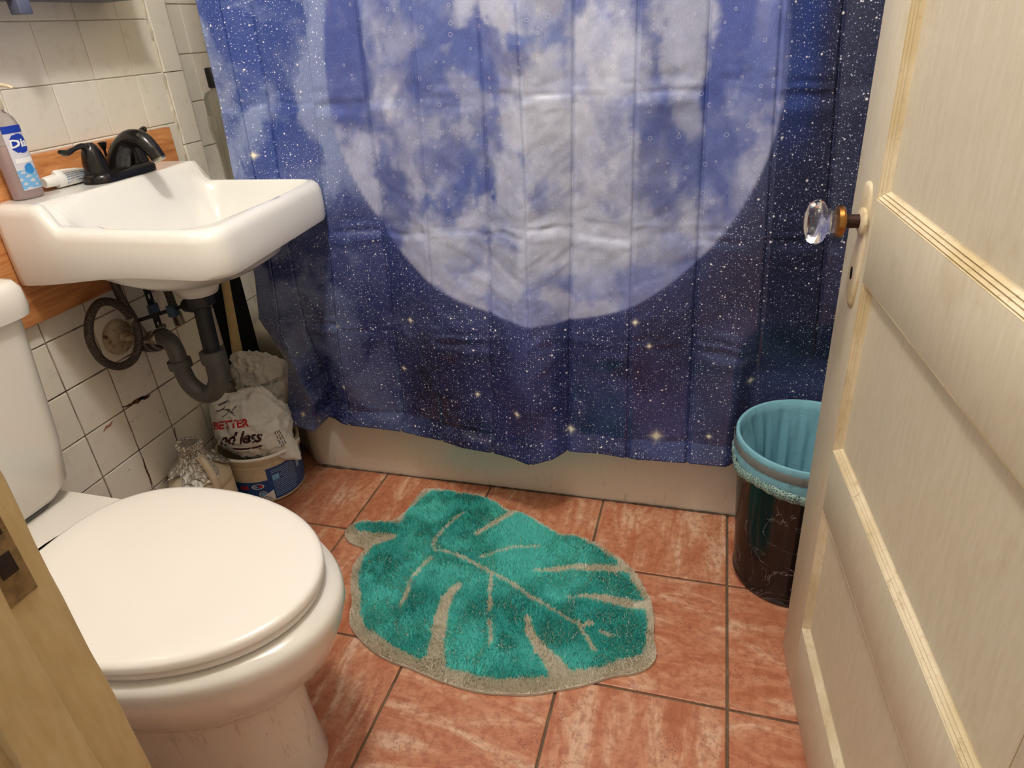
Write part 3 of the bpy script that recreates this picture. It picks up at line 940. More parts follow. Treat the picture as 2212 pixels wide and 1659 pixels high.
# ================================================================== SINK
def build_sink():
    sk = thing('wall_sink', 'white porcelain wall-hung sink with a raised back deck', 'sink', (.02, -.26, .64))
    X0, X1, Y0, Y1 = .021, .462, -.487, -.036
    def shx(x, y): return x-(y+.26)*.10*max(0, (x-.02)/.44)
    def dk(x): return .042*(1-sstep(.120, .150, x))
    R = []
    def ring(ins, z, r, deck=1.0, low=0.0, insback=0.0, pts=None):
        P_ = pts or rrect(X0+insback, X1-ins, Y0+ins, Y1-ins, r, 8, (r, r, .012, .012))
        P_ = dens(P_)
        R.append([(shx(x, y), y, z+dk(x)*deck-low*(1-sstep(.02, .30, x))) for x, y in P_])
    def dens(P_):
        # resample to a fixed count, starting at the same corner
        Q = [Vector((a, b)) for a, b in P_]; Q.append(Q[0])
        L = [0]
        for a, b in zip(Q[:-1], Q[1:]): L.append(L[-1]+(b-a).length)
        out = []
        # anchor resampling on the four sides so that rings correspond
        n_side = 30; k = len(P_)//4
        anchors = [0, k, 2*k, 3*k, 4*k]
        for s in range(4):
            a0, a1 = L[anchors[s]], L[anchors[s+1]]
            for q in range(n_side):
                t = a0+(a1-a0)*q/n_side
                i = max(j for j in range(len(L)) if L[j] <= t+1e-9)
                i = min(i, len(Q)-2)
                u = (t-L[i])/max(1e-9, L[i+1]-L[i])
                p = Q[i].lerp(Q[i+1], u); out.append((p.x, p.y))
        return out
    # underside, from the drain up
    cx, cy = .235, -.283
    circ = lambda r: [(cx+r*math.cos(a), cy+r*math.sin(a)) for a in [-PI/4+2*PI*(j+.5)/36-PI/36 for j in range(36)]]
    def ellr(rx, ry, ox=0, oy=0): return [(cx+ox+rx*math.cos(a), cy+oy+ry*math.sin(a)) for a in [-PI/4+2*PI*j/36 for j in range(36)]]
    ring(0, .640, 0, 0, 0, 0, ellr(.030, .030))
    ring(0, .640, 0, 0, 0, 0, ellr(.040, .040))
    ring(0, .652, 0, 0, 0, 0, ellr(.045, .045))
    ring(0, .668, 0, 0, 0, 0, ellr(.062, .062))
    ring(0, .690, 0, 0, 0, 0, ellr(.12, .135, .02, .01))
    ring(0, .715, 0, 0, 0, 0, ellr(.165, .185, .02, .015))
    ring(.030, .745, .07, 0, .0, .01)
    ring(.008, .746, .06, 0, .018)
    ring(.002, .744, .055, 0, .024)
    ring(.0, .752, .052, 0, .020)
    ring(.0, .775, .05, .2, .01)
    ring(.002, .805, .045, 1)
    ring(.006, .817, .042, 1)
    ring(.014, .8235, .038, 1)
    ring(.024, .8250, .034, 1)
    # top surface: raised deck and basin as one height function, sampled on rings shrinking to the drain
    def top(x, y):
        hx, hy, r_ = .147, .2, .055
        qx, qy = abs(x-.289)-(hx-r_), abs(y+.262)-(hy-r_)
        sd = r_-math.hypot(max(qx, 0), max(qy, 0))-min(max(qx, qy), 0)
        d = max(0.0, sd); d = d*d/(d+.007)
        return .825+dk(x)-.1175*(1-math.exp(-d/.034))/(1-math.exp(-.138/.034))
    base = [(p[0], p[1]) for p in R[-1]]
    cxx, cyy = .289, -.262
    for k in range(1, 61):
        t = k/61
        t = t**1.15
        R.append([(bx_+(cxx-bx_)*t, by_+(cyy-by_)*t, 0) for bx_, by_ in base])
        R[-1] = [(x, y, top(x, y)) for x, y, _ in R[-1]]
    v, f = loft(R)
    o = mk('basin', v, f, MT['sink'], sk); recalc(o); sharp(o, 75)
    # small soap ledges inside the basin
    ledge = tube('soap_ledge', [(.20, -.430, .820), (.235, -.438, .818), (.29, -.436, .814)], [.003, .0045, .004, .002], MT['sink'], sk, flat=.6)
    lathe('drain', [(.020, .7070), (.021, .7105), (.012, .7115), (.0, .7105)], (.289, -.262, 0), MT['bronze'], sk, cap0=True, cap1=False)
    return sk
build_sink()
wd = box('backing_board', .0015, .0205, -1.02, .010, .640, .932, MT['wood'], None, .002, loc=(.01, -.5, .78))
tag(wd, 'orange-brown varnished wooden board fixed on the tiled wall behind the sink', 'board')

# ---- faucet
def build_faucet():
    Z = .8675
    fa = thing('faucet', 'dark bronze two-handle faucet with a curved spout on the sink deck', 'faucet', (.08, -.228, Z))
    m = MT['bronze']
    pts = rrect(.050, .112, -.312, -.148, .028, 8)
    rings = [[(x, y, Z) for x, y in pts], [(x, y, Z+.012) for x, y in pts]]
    pts2 = rrect(.056, .106, -.306, -.154, .024, 8)
    rings += [[(x, y, Z+.018) for x, y in pts2], [((x-.08)*.7+.08, (y+.23)*.9-.23, Z+.020) for x, y in pts2]]
    v, f = loft(rings); o = mk('base_plate', v, f, m, fa); recalc(o); sharp(o, 50)
    for s, yc in ((-1, -.283), (1, -.177)):
        h = lathe('handle', [(.024, Z+.018), (.024, Z+.022), (.0225, Z+.026), (.0215, Z+.040), (.018, Z+.056), (.0135, Z+.068), (.008, Z+.074), (.0, Z+.075)],
                  (.079, yc, 0), m, fa, n=28, cap1=False)
        lathe('trim_ring', [(.0225, Z+.0215), (.0240, Z+.0225), (.0225, Z+.0235)], (.079, yc, 0), MT['copper'], h, n=28)
        if s < 0:
            path = [(.079, yc+.004, Z+.056), (.078, yc-.014, Z+.070), (.077, yc-.034, Z+.068), (.076, yc-.052, Z+.064), (.075, yc-.064, Z+.068)]
        else:
            path = [(.079, yc-.004, Z+.056), (.076, yc+.012, Z+.070), (.073, yc+.030, Z+.072), (.071, yc+.046, Z+.074), (.070, yc+.056, Z+.080)]
        tube('lever', path, [.013, .012, .0075, .0065, .0085, .0095, .006], m, h, n=14, flat=.62)
    path = [(.080, -.230, Z+.010), (.086, -.230, Z+.030), (.104, -.230, Z+.056), (.130, -.230, Z+.072), (.158, -.230, Z+.070), (.176, -.230, Z+.052), (.183, -.230, Z+.040)]
    tube('spout', path, [.028, .024, .0195, .0175, .0175, .017, .0155, .0135], m, fa, n=22, sub=10)
    tube('aerator', [(.181, -.230, Z+.046), (.1865, -.230, Z+.034)], .0145, m, fa, n=22, smooth=False)
    tube('aerator_tip', [(.1865, -.230, Z+.034), (.188, -.230, Z+.0305)], .0128, MT['chrome'], fa, n=22, smooth=False)
    lr = lathe('lift_rod', [(.0028, Z+.018), (.0028, Z+.052), (.004, Z+.054), (.008, Z+.064), (.0085, Z+.067), (.005, Z+.069), (0, Z+.069)], (.058, -.230, 0), m, fa, n=16, cap1=False)
build_faucet()

# ---- toothpaste tube lying on the deck behind the faucet
def build_paste():
    tp = thing('toothpaste_tube', 'white toothpaste tube lying on the sink deck behind the faucet', 'toothpaste', (.04, -.27, .868))
    rings = []
    y0 = -.345
    for k, (t, w, h) in enumerate([(0, .0155, .0150), (.004, .0180, .0165), (.02, .0205, .016), (.05, .0225, .0145), (.09, .0240, .0105), (.125, .0250, .005), (.14, .0255, .0012)]):
        yy = y0+t; cz = .8685+h
        rings.append([(.0375+w*.72*math.cos(a)*.9, yy, cz+h*math.sin(a)) for a in [2*PI*j/24 for j in range(24)]])
    v, f = loft(rings); o = mk('body', v, f, MT['white_plastic'], tp); recalc(o); sharp(o, 50)
    lathe('cap', [(.0085, -.372), (.0098, -.370), (.0108, -.350), (.0108, -.346), (.0110, -.345)], (.0375, 0, .884), MT['white_plastic'], tp, axis='Y', n=24)
    # print: rows of small pale-blue lettering
    bvh = BVHTree.FromPolygons([Vector(q) for q in v], f)
    parts = []
    rr = random.Random(3)
    for r in range(6):
        tv, tf = [], []
        xx = -.045
        while xx < .045:
            w_ = rr.uniform(.003, .010); q = len(tv)
            for t_ in (0, .5, 1): tv += [(xx+w_*t_, -.0008, 0), (xx+w_*t_, .0008, 0)]
            tf += [(q, q+2, q+3, q+1), (q+2, q+4, q+5, q+3)]
            xx += w_+.0016
        off = .0135-.0042*r
        pv = []
        for (a, b, c) in tv:
            # text runs along -y..+y, rows go down the near/right flank (+x side)
            org = Vector((.045+.030+0*.1, -.285+a*1.0, .884+off+b+.0))
            hit = bvh.ray_cast(org+Vector((.02, 0, .03)), Vector((-.8, 0, -.6)))
            pv.append(tuple(hit[0]+Vector((.0003, 0, .0003))) if hit[0] else None)
        keep = [q for q in tf if all(pv[i] is not None for i in q)]
        pv = [q or (.045, -.29, .87) for q in pv]
        parts.append((pv, keep))
    V, F = merge(parts)
    o = mk('print', V, F, simple('tube_print', srgb(120, 150, 205), .4), tp, smooth=False)
build_paste()

# ---- soap dispenser
def build_soap():
    cx, cy, Z = .047, -.418, .8675
    so = thing('soap_dispenser', 'clear pump bottle of pink liquid soap on the near end of the sink deck', 'soap dispenser', (cx, cy, Z))
    W, D = .027, .019
    def outl(s, sd, z):
        return [(cx+D*sd*math.copysign(abs(math.cos(a))**.8, math.cos(a)), cy+W*s*math.copysign(abs(math.sin(a))**.8, math.sin(a)), z) for a in [2*PI*j/36 for j in range(36)]]
    prof = [(.90, .88, Z+.0), (.98, .98, Z+.003), (1, 1, Z+.010), (1, 1, Z+.118), (.97, .97, Z+.128), (.85, .86, Z+.137), (.62, .72, Z+.143), (.44, .62, Z+.147), (.42, .60, Z+.156)]
    v, f = loft([outl(*p) for p in prof]); o = mk('bottle', v, f, MT['soap_body'], so); recalc(o)
    prof = [(.86, .84, Z+.002), (.94, .94, Z+.006), (.955, .945, Z+.02), (.955, .945, Z+.092)]
    v, f = loft([outl(*p) for p in prof]); o = mk('liquid', v, f, MT['soap_liquid'], so); recalc(o); sharp(o, 50)
    lathe('pump_collar', [(.0135, Z+.150), (.0145, Z+.152), (.0145, Z+.166), (.012, Z+.169), (.006, Z+.170), (.006, Z+.186)], (cx, cy, 0), MT['dirty_white'], so, n=24)
    tube('pump_head', [(cx-.012, cy, Z+.190), (cx+.010, cy+.004, Z+.190), (cx+.034, cy+.010, Z+.187), (cx+.044, cy+.013, Z+.182)], [.010, .0085, .005, .004], MT['dirty_white'], so, flat=.6)
    # label wrapped on the far-right face of the bottle
    def wrap(a0, a1, z0, z1, mat, name, parent, off=.0006, n=10, shape=None):
        V = []; F = []
        for j in range(n+1):
            a = a0+(a1-a0)*j/n
            for k in range(n+1):
                z = z0+(z1-z0)*k/n
                x = cx+(D+off)*math.copysign(abs(math.cos(a))**.8, math.cos(a)); y = cy+(W+off)*math.copysign(abs(math.sin(a))**.8, math.sin(a))
                V.append((x, y, z))
        for j in range(n):
            for k in range(n):
                if shape:
                    u = (j+.5)/n*2-1; w = (k+.5)/n*2-1
                    if not shape(u, w): continue
                F.append((j*(n+1)+k, (j+1)*(n+1)+k, (j+1)*(n+1)+k+1, j*(n+1)+k+1))
        return mk(name, V, F, mat, parent)
    A0, A1 = -.62, 1.0
    lab = wrap(A0, A1, Z+.016, Z+.124, simple('label_film', srgb(214, 212, 222), .3), 'label', so)
    wrap(A0, A1, Z+.112, Z+.124, MT['dial_blue'], 'print', lab, .0009)
    wrap(A0+.25, A1-.25, Z+.078, Z+.110, MT['dial_blue'], 'print', lab, .0010, 22, lambda u, w: u*u+w*w < 1)
    wrap(A0+.2, A1-.2, Z+.062, Z+.070, MT['white_print'], 'print', lab, .0009)
    wrap(A0, A1, Z+.018, Z+.050, MT['sky_label'], 'print', lab, .0009, 22, lambda u, w: math.sin(u*9+w*4)+math.sin(w*11-u*5) > -.7)
    wrap(A0+.55, A1-.55, Z+.042, Z+.060, simple('drop_blue', srgb(50, 140, 210), .3), 'print', lab, .0011, 16, lambda u, w: u*u+w*w < 1)
    tv, tf = text_vf('Dial', .019, .1, .0006)
    V = []
    for (a, b, c) in tv:
        an = .18+a/.0245
        x = cx+(D+.0016)*math.copysign(abs(math.cos(an))**.8, math.cos(an)); y = cy+(W+.0016)*math.copysign(abs(math.sin(an))**.8, math.sin(an))
        V.append((x, y, Z+.094+b))
    mk('lettering', V, tf, MT['white_print'], lab, smooth=False)
build_soap()

# ================================================================== PLUMBING
pl = thing('drain_pipe', 'black and grey plastic drain pipe with a trap under the sink', 'pipe', (.235, -.283, .64))
tube('tailpiece', [(.235, -.283, .642), (.235, -.288, .58), (.237, -.296, .50)], .0175, MT['abs'], pl, n=24)
lathe('slip_nut', [(.026, .612), (.029, .615), (.029, .640), (.024, .643)], (.235, -.284, 0), MT['abs'], pl, n=10)
tube('side_outlet', [(.235, -.284, .606), (.175, -.262, .600)], [.012, .015], MT['abs'], pl, n=16, smooth=False)
tube('trap_bend', [(.238, -.298, .508), (.239, -.300, .475), (.236, -.302, .440), (.216, -.306, .412), (.190, -.310, .408), (.166, -.312, .430), (.157, -.312, .462), (.155, -.311, .482)],
     [.0215, .0215, .0215, .021, .0205, .020, .019, .0185, .0185], MT['greypipe'], pl, n=24)
tube('trap_nut', [(.2375, -.2965, .512), (.2385, -.2985, .486)], [.0275, .0275], MT['greypipe'], pl, n=10, smooth=False)
tube('trap_nut', [(.155, -.311, .490), (.156, -.3115, .472)], [.0255, .0255], MT['greypipe'], pl, n=10, smooth=False)
tube('elbow', [(.155, -.311, .480), (.152, -.308, .506), (.138, -.300, .526), (.112, -.288, .530), (.095, -.280, .524)], .0185, MT['greypipe'], pl, n=24)
tube('coupling', [(.106, -.285, .528), (.084, -.275, .519), (.040, -.255, .500), (.002, -.240, .490)], [.022, .023, .0235, .022], MT['rubber'], pl, n=24)
for p0, p1 in (((.096, -.2805, .5245), (.088, -.277, .521)), ((.058, -.263, .508), (.050, -.2595, .5045))):
    c = tube('hose_clamp', [p0, p1], .0248, MT['steel'], pl, n=24, smooth=False)
box('clamp_screw', .080, .094, -.266, -.254, .540, .549, MT['steel'], pl, .002)

vs = thing('supply_valve', 'tarnished shut-off valve with oval handle and grey hose loop under sink', 'valve', (0, -.297, .533))
lathe('wall_flange', [(.040, .001), (.0395, .004), (.030, .009), (.012, .013), (.012, .014)], (0, -.305, .533), MT['flange'], vs, axis='X', n=36)
tube('stub_pipe', [(.002, -.305, .533), (.050, -.295, .530)], [.010, .009], MT['flange'], vs, smooth=False)
tube('valve_body', [(.038, -.297, .531), (.075, -.288, .527), (.098, -.283, .524)], [.011, .013, .012, .009], MT['chrome'], vs)
tube('valve_port', [(.064, -.291, .528), (.062, -.302, .566)], [.009, .0085], MT['chrome'], vs, smooth=False)
v, f = lathe_vf([(.0, 0), (.016, .001), (.021, .005), (.020, .009), (.012, .011), (.0, .011)], (0, 0, 0), 'X', 28, False, False)
rotm = Euler((0, -.45, -.75)).to_matrix()
v = [tuple(rotm @ Vector((a, b*1.15, c*.72))+Vector((.100, -.286, .528))) for a, b, c in v]
o = mk('oval_handle', v, f, MT['chrome'], vs); recalc(o)
loop = [(.062, -.302, .560), (.060, -.312, .595), (.058, -.334, .628), (.056, -.366, .640), (.055, -.398, .620), (.055, -.416, .578), (.056, -.408, .530),
        (.060, -.378, .500), (.066, -.342, .502), (.070, -.316, .535), (.064, -.306, .580), (.050, -.306, .628), (.045, -.305, .700), (.045, -.300, .745)]
tube('braided_hose', loop, .0088, MT['braid'], vs, n=14, sub=10)
tube('ferrule', [(.0618, -.303, .562), (.0606, -.309, .586)], .0105, MT['steel'], vs, smooth=False)
v2 = thing('braided_hose', 'grey braided supply hose hanging straight behind the drain pipe', 'hose', (.05, -.185, .60))
tube('hose', [(.045, -.196, .74), (.048, -.186, .66), (.052, -.180, .60), (.060, -.182, .53)], .0090, MT['braid'], v2)
tube('hose_nut', [(.060, -.182, .545), (.0615, -.1825, .515)], .0115, MT['chrome'], v2, n=8, smooth=False)
# perforated strap: a flat bar with real slots
st = thing('hanger_strap', 'black perforated metal strap hanging under the sink', 'strap', (.055, -.236, .70))
def strap():
    y0, y1, x, t = -.2455, -.2265, .052, .0016
    zt, zb = .74, .520
    parts = []
    holes = [zb+.012+k*.0225 for k in range(10)]
    prev = zb
    for h in holes:
        parts.append(box_vf(x, x+t, y0, y1, prev, h)); top = h+.011
        parts.append(box_vf(x, x+t, y0, y0+.0065, h, top)); parts.append(box_vf(x, x+t, y1-.0065, y1, h, top))
        prev = top
    parts.append(box_vf(x, x+t, y0, y1, prev, zt))
    parts.append(box_vf(x, x+t, y0+.004, y1-.004, zb-.004, zb))
    V, F = merge(parts)
    mk('bar', V, F, MT['abs'], st, smooth=False)
strap()
pr_ = tube('pop_up_rod', [(.060, -.290, .570), (.110, -.268, .582), (.160, -.262, .596)], .0042, MT['abs'], st, n=10)
clipm = simple('blue_grey_clip', srgb(62, 84, 104), .4)
box('clip', .054, .068, -.254, -.232, .563, .590, clipm, st, .002)
box('clip', .128, .146, -.276, -.256, .574, .600, clipm, st, .002)

# ================================================================== DARK GAP STRIP, PLUNGER
bd = box('dark_gap_strip', .0015, .0125, .002, .123, .002, .74, MT['black'], None, .001, loc=(.007, .068, .002))  # flat black sheet added in place of the dark opening between wall and tub
tag(bd, 'narrow matte black strip on the tiled wall, standing in for a dark gap beside the tub', 'board')
pg = thing('plunger', 'cream wooden plunger handle standing behind the plastic bags under the sink', 'plunger', (.05, -.01, .25))
P0 = Vector((.020, .006, .215)); P1 = Vector((.066, .004, .60))
pth = [P0.lerp(P1, t) for t in (0, .1, .25, .5, .75, 1)]
tube('handle', [tuple(p) for p in pth], [.0165, .0165, .0155, .0125, .0110, .0105], MT['handle_wood'], pg, n=22)
tube('rubber_socket', [tuple(P0+(P0-P1).normalized()*.06), tuple(P0+(P0-P1).normalized()*.0), tuple(P0-(P0-P1).normalized()*.006)], [.024, .020, .019], MT['rubber'], pg, n=22, smooth=False)

# ================================================================== BUCKET, JUG, BAGS
BX, BY = .120, -.108
bu = thing('plastic_pail', 'round white pail with a blue printed label on the floor beside the tub', 'bucket', (BX, BY, 0))
lathe('body', [(.0, .002), (.094, .002), (.098, .006), (.1035, .118), (.1035, .120), (.108, .121), (.108, .127), (.1045, .128), (.1045, .138), (.109, .139), (.109, .146), (.105, .148), (.101, .146), (.098, .03), (0, .03)], (BX, BY, 0), MT['dirty_white'], bu, n=64, cap0=False, cap1=False)
def cylpt(a, z, off=.0006):
    r = .098+(.1035-.098)*(z-.006)/.112+off
    return (BX+r*math.cos(a), BY+r*math.sin(a), z)
def patch(a0, a1, fz0, fz1, mat, name, parent, off=.0006, na=24, nz=2):
    V = []; F = []
    for j in range(na+1):
        a = a0+(a1-a0)*j/na; t = j/na
        for k in range(nz+1):
            V.append(cylpt(a, fz0(t)+(fz1(t)-fz0(t))*k/nz, off))
    for j in range(na):
        for k in range(nz): F.append((j*(nz+1)+k, (j+1)*(nz+1)+k, (j+1)*(nz+1)+k+1, j*(nz+1)+k+1))
    return mk(name, V, F, mat, parent)
# facing direction of the camera from the bucket: about -48 deg
FA = math.atan2(-1.3753-BY, 1.2553-BX)
lb = patch(FA-1.35, FA-.02, lambda t: .012, lambda t: .078, MT['blue_label'], 'label', bu)
patch(FA-.02, FA+1.5, lambda t: .012, lambda t: .112, MT['blue_label'], 'label', bu)
# white wedge at the bottom of the label
patch(FA-.55, FA+.06, lambda t: .013, lambda t: .014+.030*t, MT['white_print'], 'print', lb, .0012)
for k in range(3): patch(FA-.30, FA-.02-.03*k, lambda t, k=k: .016+.005*k, lambda t, k=k: .018+.005*k, MT['greyprint'], 'print', lb, .0016, 8, 1)
# text blocks: thin pale rows on the right-hand part
rr = random.Random(11)
parts = []
for r in range(15):
    z = .020+r*.0058
    a = FA+.10
    while a < FA+.72+.05*rr.random():
        w = rr.uniform(.02, .07)
        if not (.070 < z < .090 and a < FA+.30):
            V = [cylpt(a, z, .0012), cylpt(a+w*.5, z, .0012), cylpt(a+w, z, .0012), cylpt(a+w, z+.0022, .0012), cylpt(a+w*.5, z+.0022, .0012), cylpt(a, z+.0022, .0012)]
            parts.append((V, [(0, 1, 4, 5), (1, 2, 3, 4)]))
        a += w+.014
V, F = merge(parts); o = mk('small_print', V, F, MT['blue_text'], lb, smooth=False); o['kind'] = 'stuff'
patch(FA+.10, FA+.28, lambda t: .072, lambda t: .089, MT['sky_label'], 'print', lb, .0013, 8)
patch(FA+.86, FA+.98, lambda t: .070, lambda t: .098, MT['blue_text'], 'print', lb, .0013, 8)
def disc_print(a, z, r, mat, rin=0, sx=1.0):
    V = []; F = []; n_ = 24
    for j in range(n_):
        t = 2*PI*j/n_
        V.append(cylpt(a+r*sx*math.cos(t)/.102, z+r*math.sin(t), .0014))
        V.append(cylpt(a+rin*sx*math.cos(t)/.102, z+rin*math.sin(t), .0014))
    for j in range(n_):
        k = (j+1) % n_; F.append((2*j, 2*k, 2*k+1, 2*j+1))
    mk('print', V, F, mat, lb, smooth=False)
disc_print(FA-.22, .036, .0105, MT['white_print'], .0085)
disc_print(FA-.22, .036, .0060, MT['sky_label'], .0, 1.0)
disc_print(FA-.30, .063, .0085, MT['white_print'], .0068, 1.9)
disc_print(FA-.36, .063, .0040, MT['blue_text'], .0, 1.3)
disc_print(FA-.23, .063, .0040, MT['red'], .0, 1.3)
tv, tf = text_vf('uid', .020, 0, .0008)
mk('lettering', [cylpt(FA-.66+a/.102, .062+b, .0014) for a, b, c in tv], tf, MT['red'], lb, smooth=False)
# bail handle
bail = []
for k in range(17):
    a = FA-1.35+2.45*k/16
    rr_ = .113+.012*math.sin(PI*k/16)
    bail.append((BX+rr_*math.cos(a), BY+rr_*math.sin(a), .166-.020*(k/16)+.004*math.sin(PI*k/16)))
tube('bail', bail, .0042, MT['white_plastic'], bu, n=10, sub=3)

# bags
def bag_mesh(center, rad, seed, lobes=(), power=1.0, nt=90, nz=64, amp=.012, zfloor=None, clampx=None):
    """a crumpled closed bag: sphere warped by lobes, folded by ridge noise"""
    cx, cy, cz = center
    V = []; F = []
    th = np.linspace(0, 2*np.pi, nt, endpoint=False); ph = np.linspace(-np.pi/2, np.pi/2, nz)
    for p in ph:
        for t in th:
            d = Vector((math.cos(p)*math.cos(t), math.cos(p)*math.sin(t), math.sin(p)))
            q = Vector((d.x*rad[0], d.y*rad[1], d.z*rad[2]))
            for (ld, la, lw) in lobes:
                l = Vector(ld).normalized(); k = max(0, d.dot(l))
                q += l*la*math.exp(-((1-k)/lw))
            from mathutils import noise as NZ
            s = Vector((d.x*2.2+seed, d.y*2.2, d.z*2.2))
            r1 = 1-abs(NZ.noise(s*1.3))*2; r2 = 1-abs(NZ.noise(s*3.1+Vector((5, 1, 2))))*2; r3 = 1-abs(NZ.noise(s*7.0))*2
            disp = amp*(r1*.8+r2*.55+r3*.22-.6)
            q += d*disp*1.25
            w = Vector((cx, cy, cz))+q
            if zfloor is not None: w.z = max(w.z, zfloor)
            if clampx is not None: w.x = max(w.x, clampx)
            V.append(tuple(w))
    for i in range(nz-1):
        for j in range(nt):
            k = (j+1) % nt
            F.append((i*nt+j, i*nt+k, (i+1)*nt+k, (i+1)*nt+j))
    return V, F
gb = thing('plastic_bag', 'white plastic bag with red and dark lettering stuffed in the pail', 'bag', (.13, -.12, .15))
v, f = bag_mesh((.132, -.118, .205), (.098, .088, .085), 3.1,
                lobes=(((.75, -.1, -.55), .060, .05), ((-.5, -.3, .75), .030, .08), ((.3, .1, .8), .020, .1)), amp=.0085, zfloor=.100, clampx=.018)
bag1 = mk('sack', v, f, MT['bag'], gb); recalc(bag1)
bvh1 = BVHTree.FromPolygons([Vector(q) for q in v], f)
CAMP = Vector((1.2553, -1.3753, 1.0914))
def print_on(bvh, center, right, s, size, mat, name, parent, shear=0, bold=0, seg=None, space=1.0):
    """wrap lettering on a wrinkled surface, seen along its own facing direction"""
    view = (CAMP-Vector(center)).normalized()
    up0 = Vector((0, 0, 1)); r = Vector(right).normalized()
    u = view.cross(r).normalized()
    if seg is None: tv, tf = text_vf(s, size, shear, bold, space)
    else: tv, tf = seg
    pv = []
    for a, b, c in tv:
        org = Vector(center)+r*a+u*b+view*.15
        h = bvh.ray_cast(org, -view)
        pv.append(h[0]+view*.0012 if h[0] else None)
    keep = [q for q in tf if all(pv[i] is not None for i in q)]
    if not keep: return None
    return mk(name, [tuple(p) if p else center for p in pv], keep, mat, parent, smooth=False)
vdir = (CAMP-Vector((.13, -.15, .2))).normalized()
rdir = Vector((0, 0, 1)).cross(vdir).normalized()
camr = cam.matrix_world.to_3x3() @ Vector((1, 0, 0)); camu = cam.matrix_world.to_3x3() @ Vector((0, 1, 0))
R1 = camr*.99+camu*.10
print_on(bvh1, (.125, -.19, .245), R1, 'BETTER', .028, MT['red'], 'lettering', bag1, 0, .0010, space=.95)
print_on(bvh1, (.140, -.19, .205), R1, 'nd less', .043, MT['darkprint'], 'lettering', bag1, .35, .0014, space=.92)
def bar_seg(w, h, n_=14, curve=0.0):
    V = []; F = []
    for k in range(n_+1):
        x = -w/2+w*k/n_; y = curve*((2*k/n_-1)**2)
        V += [(x, y-h/2, 0), (x, y+h/2, 0)]
    for k in range(n_): F.append((2*k, 2*k+2, 2*k+3, 2*k+1))
    return V, F
print_on(bvh1, (.155, -.19, .176), R1, '', 0, MT['darkprint'], 'lettering', bag1, seg=bar_seg(.075, .0045, 14, .004))
def scrib():
    parts = []
    rr = random.Random(5)
    for k in range(7):
        v_, f_ = bar_seg(.028, .0022, 6, rr.uniform(-.004, .006))
        an = rr.uniform(-.9, .9); ox = -.012+.008*k*.7; oy = rr.uniform(-.006, .008)
        parts.append(([(x*math.cos(an)-y*math.sin(an)+ox, x*math.sin(an)+y*math.cos(an)+oy, 0) for x, y, z in v_], f_))
    v_, f_ = bar_seg(.030, .0050, 6)
    parts.append(([(x*.94-y*.34, x*.34+y*.94+.024, 0) for x, y, z in v_], f_))
    return merge(parts)
print_on(bvh1, (.110, -.18, .275), R1, '', 0, MT['greyprint'], 'print', bag1, seg=scrib())
def marks(seed, rows, w, h):
    parts = []; rr = random.Random(seed)
    for k in range(rows):
        x = -w/2
        while x < w/2:
            l_ = rr.uniform(.15, .4)*w
            v_, f_ = bar_seg(l_, h, 4, rr.uniform(-h, h))
            parts.append(([(a+x+l_/2, b+(k-rows/2)*h*2.6, 0) for a, b, c in v_], f_)); x += l_+h
    return merge(parts)
print_on(bvh1, (.235, -.15, .195), camr*.5-camu, '', 0, MT['greyprint'], 'print', bag1, seg=marks(3, 3, .040, .0022))

gb2 = thing('plastic_bag', 'greyish crumpled plastic bag behind the lettered bag, under the trap', 'bag', (.10, -.02, .25))
v, f = bag_mesh((.108, -.020, .270), (.070, .042, .090), 8.4, lobes=(((-.6, -.2, .7), .022, .1), ((.75, .1, .45), .030, .12)), amp=.010, clampx=.016)
bag2 = mk('sack', v, f, MT['bag_grey'], gb2); recalc(bag2)
bvh2 = BVHTree.FromPolygons([Vector(q) for q in v], f)
print_on(bvh2, (.150, -.04, .29), camr*.9+camu*.35, '', 0, MT['greyprint'], 'print', bag2, seg=marks(8, 3, .045, .0013))

# jug with foil
JX, JY = .088, -.297
jg = thing('plastic_jug', 'off-white plastic jug with crumpled foil over its neck, beside the pail', 'jug', (JX, JY, 0))
jr = []
for z, r in ((.001, .060), (.006, .068), (.03, .0705), (.130, .0705), (.136, .067), (.142, .0705), (.155, .0700), (.168, .064), (.182, .052), (.200, .036), (.214, .024), (.224, .020), (.243, .020)):
    jr.append([(JX+r*math.copysign(abs(math.cos(a))**.9, math.cos(a)), JY+r*math.copysign(abs(math.sin(a))**.9, math.sin(a)), z) for a in [2*PI*k/48 for k in range(48)]])
v, f = loft(jr); o = mk('body', v, f, MT['dirty_white'], jg); recalc(o); sharp(o, 60)
hd = Vector((.80, -.30, 0)).normalized()
tube('jug_handle', [tuple(Vector((JX, JY, 0))+hd*a+Vector((0, 0, z))) for a, z in ((.030, .222), (.050, .216), (.066, .190), (.074, .160), (.070, .142))],
     [.009, .0095, .0095, .0095, .010], MT['dirty_white'], jg, n=16)
fr_v = []
prof = [(.021, .256), (.024, .258), (.026, .250), (.024, .236), (.024, .226), (.030, .214), (.044, .200), (.060, .186), (.071, .170)]
n_ = 90
rings = []
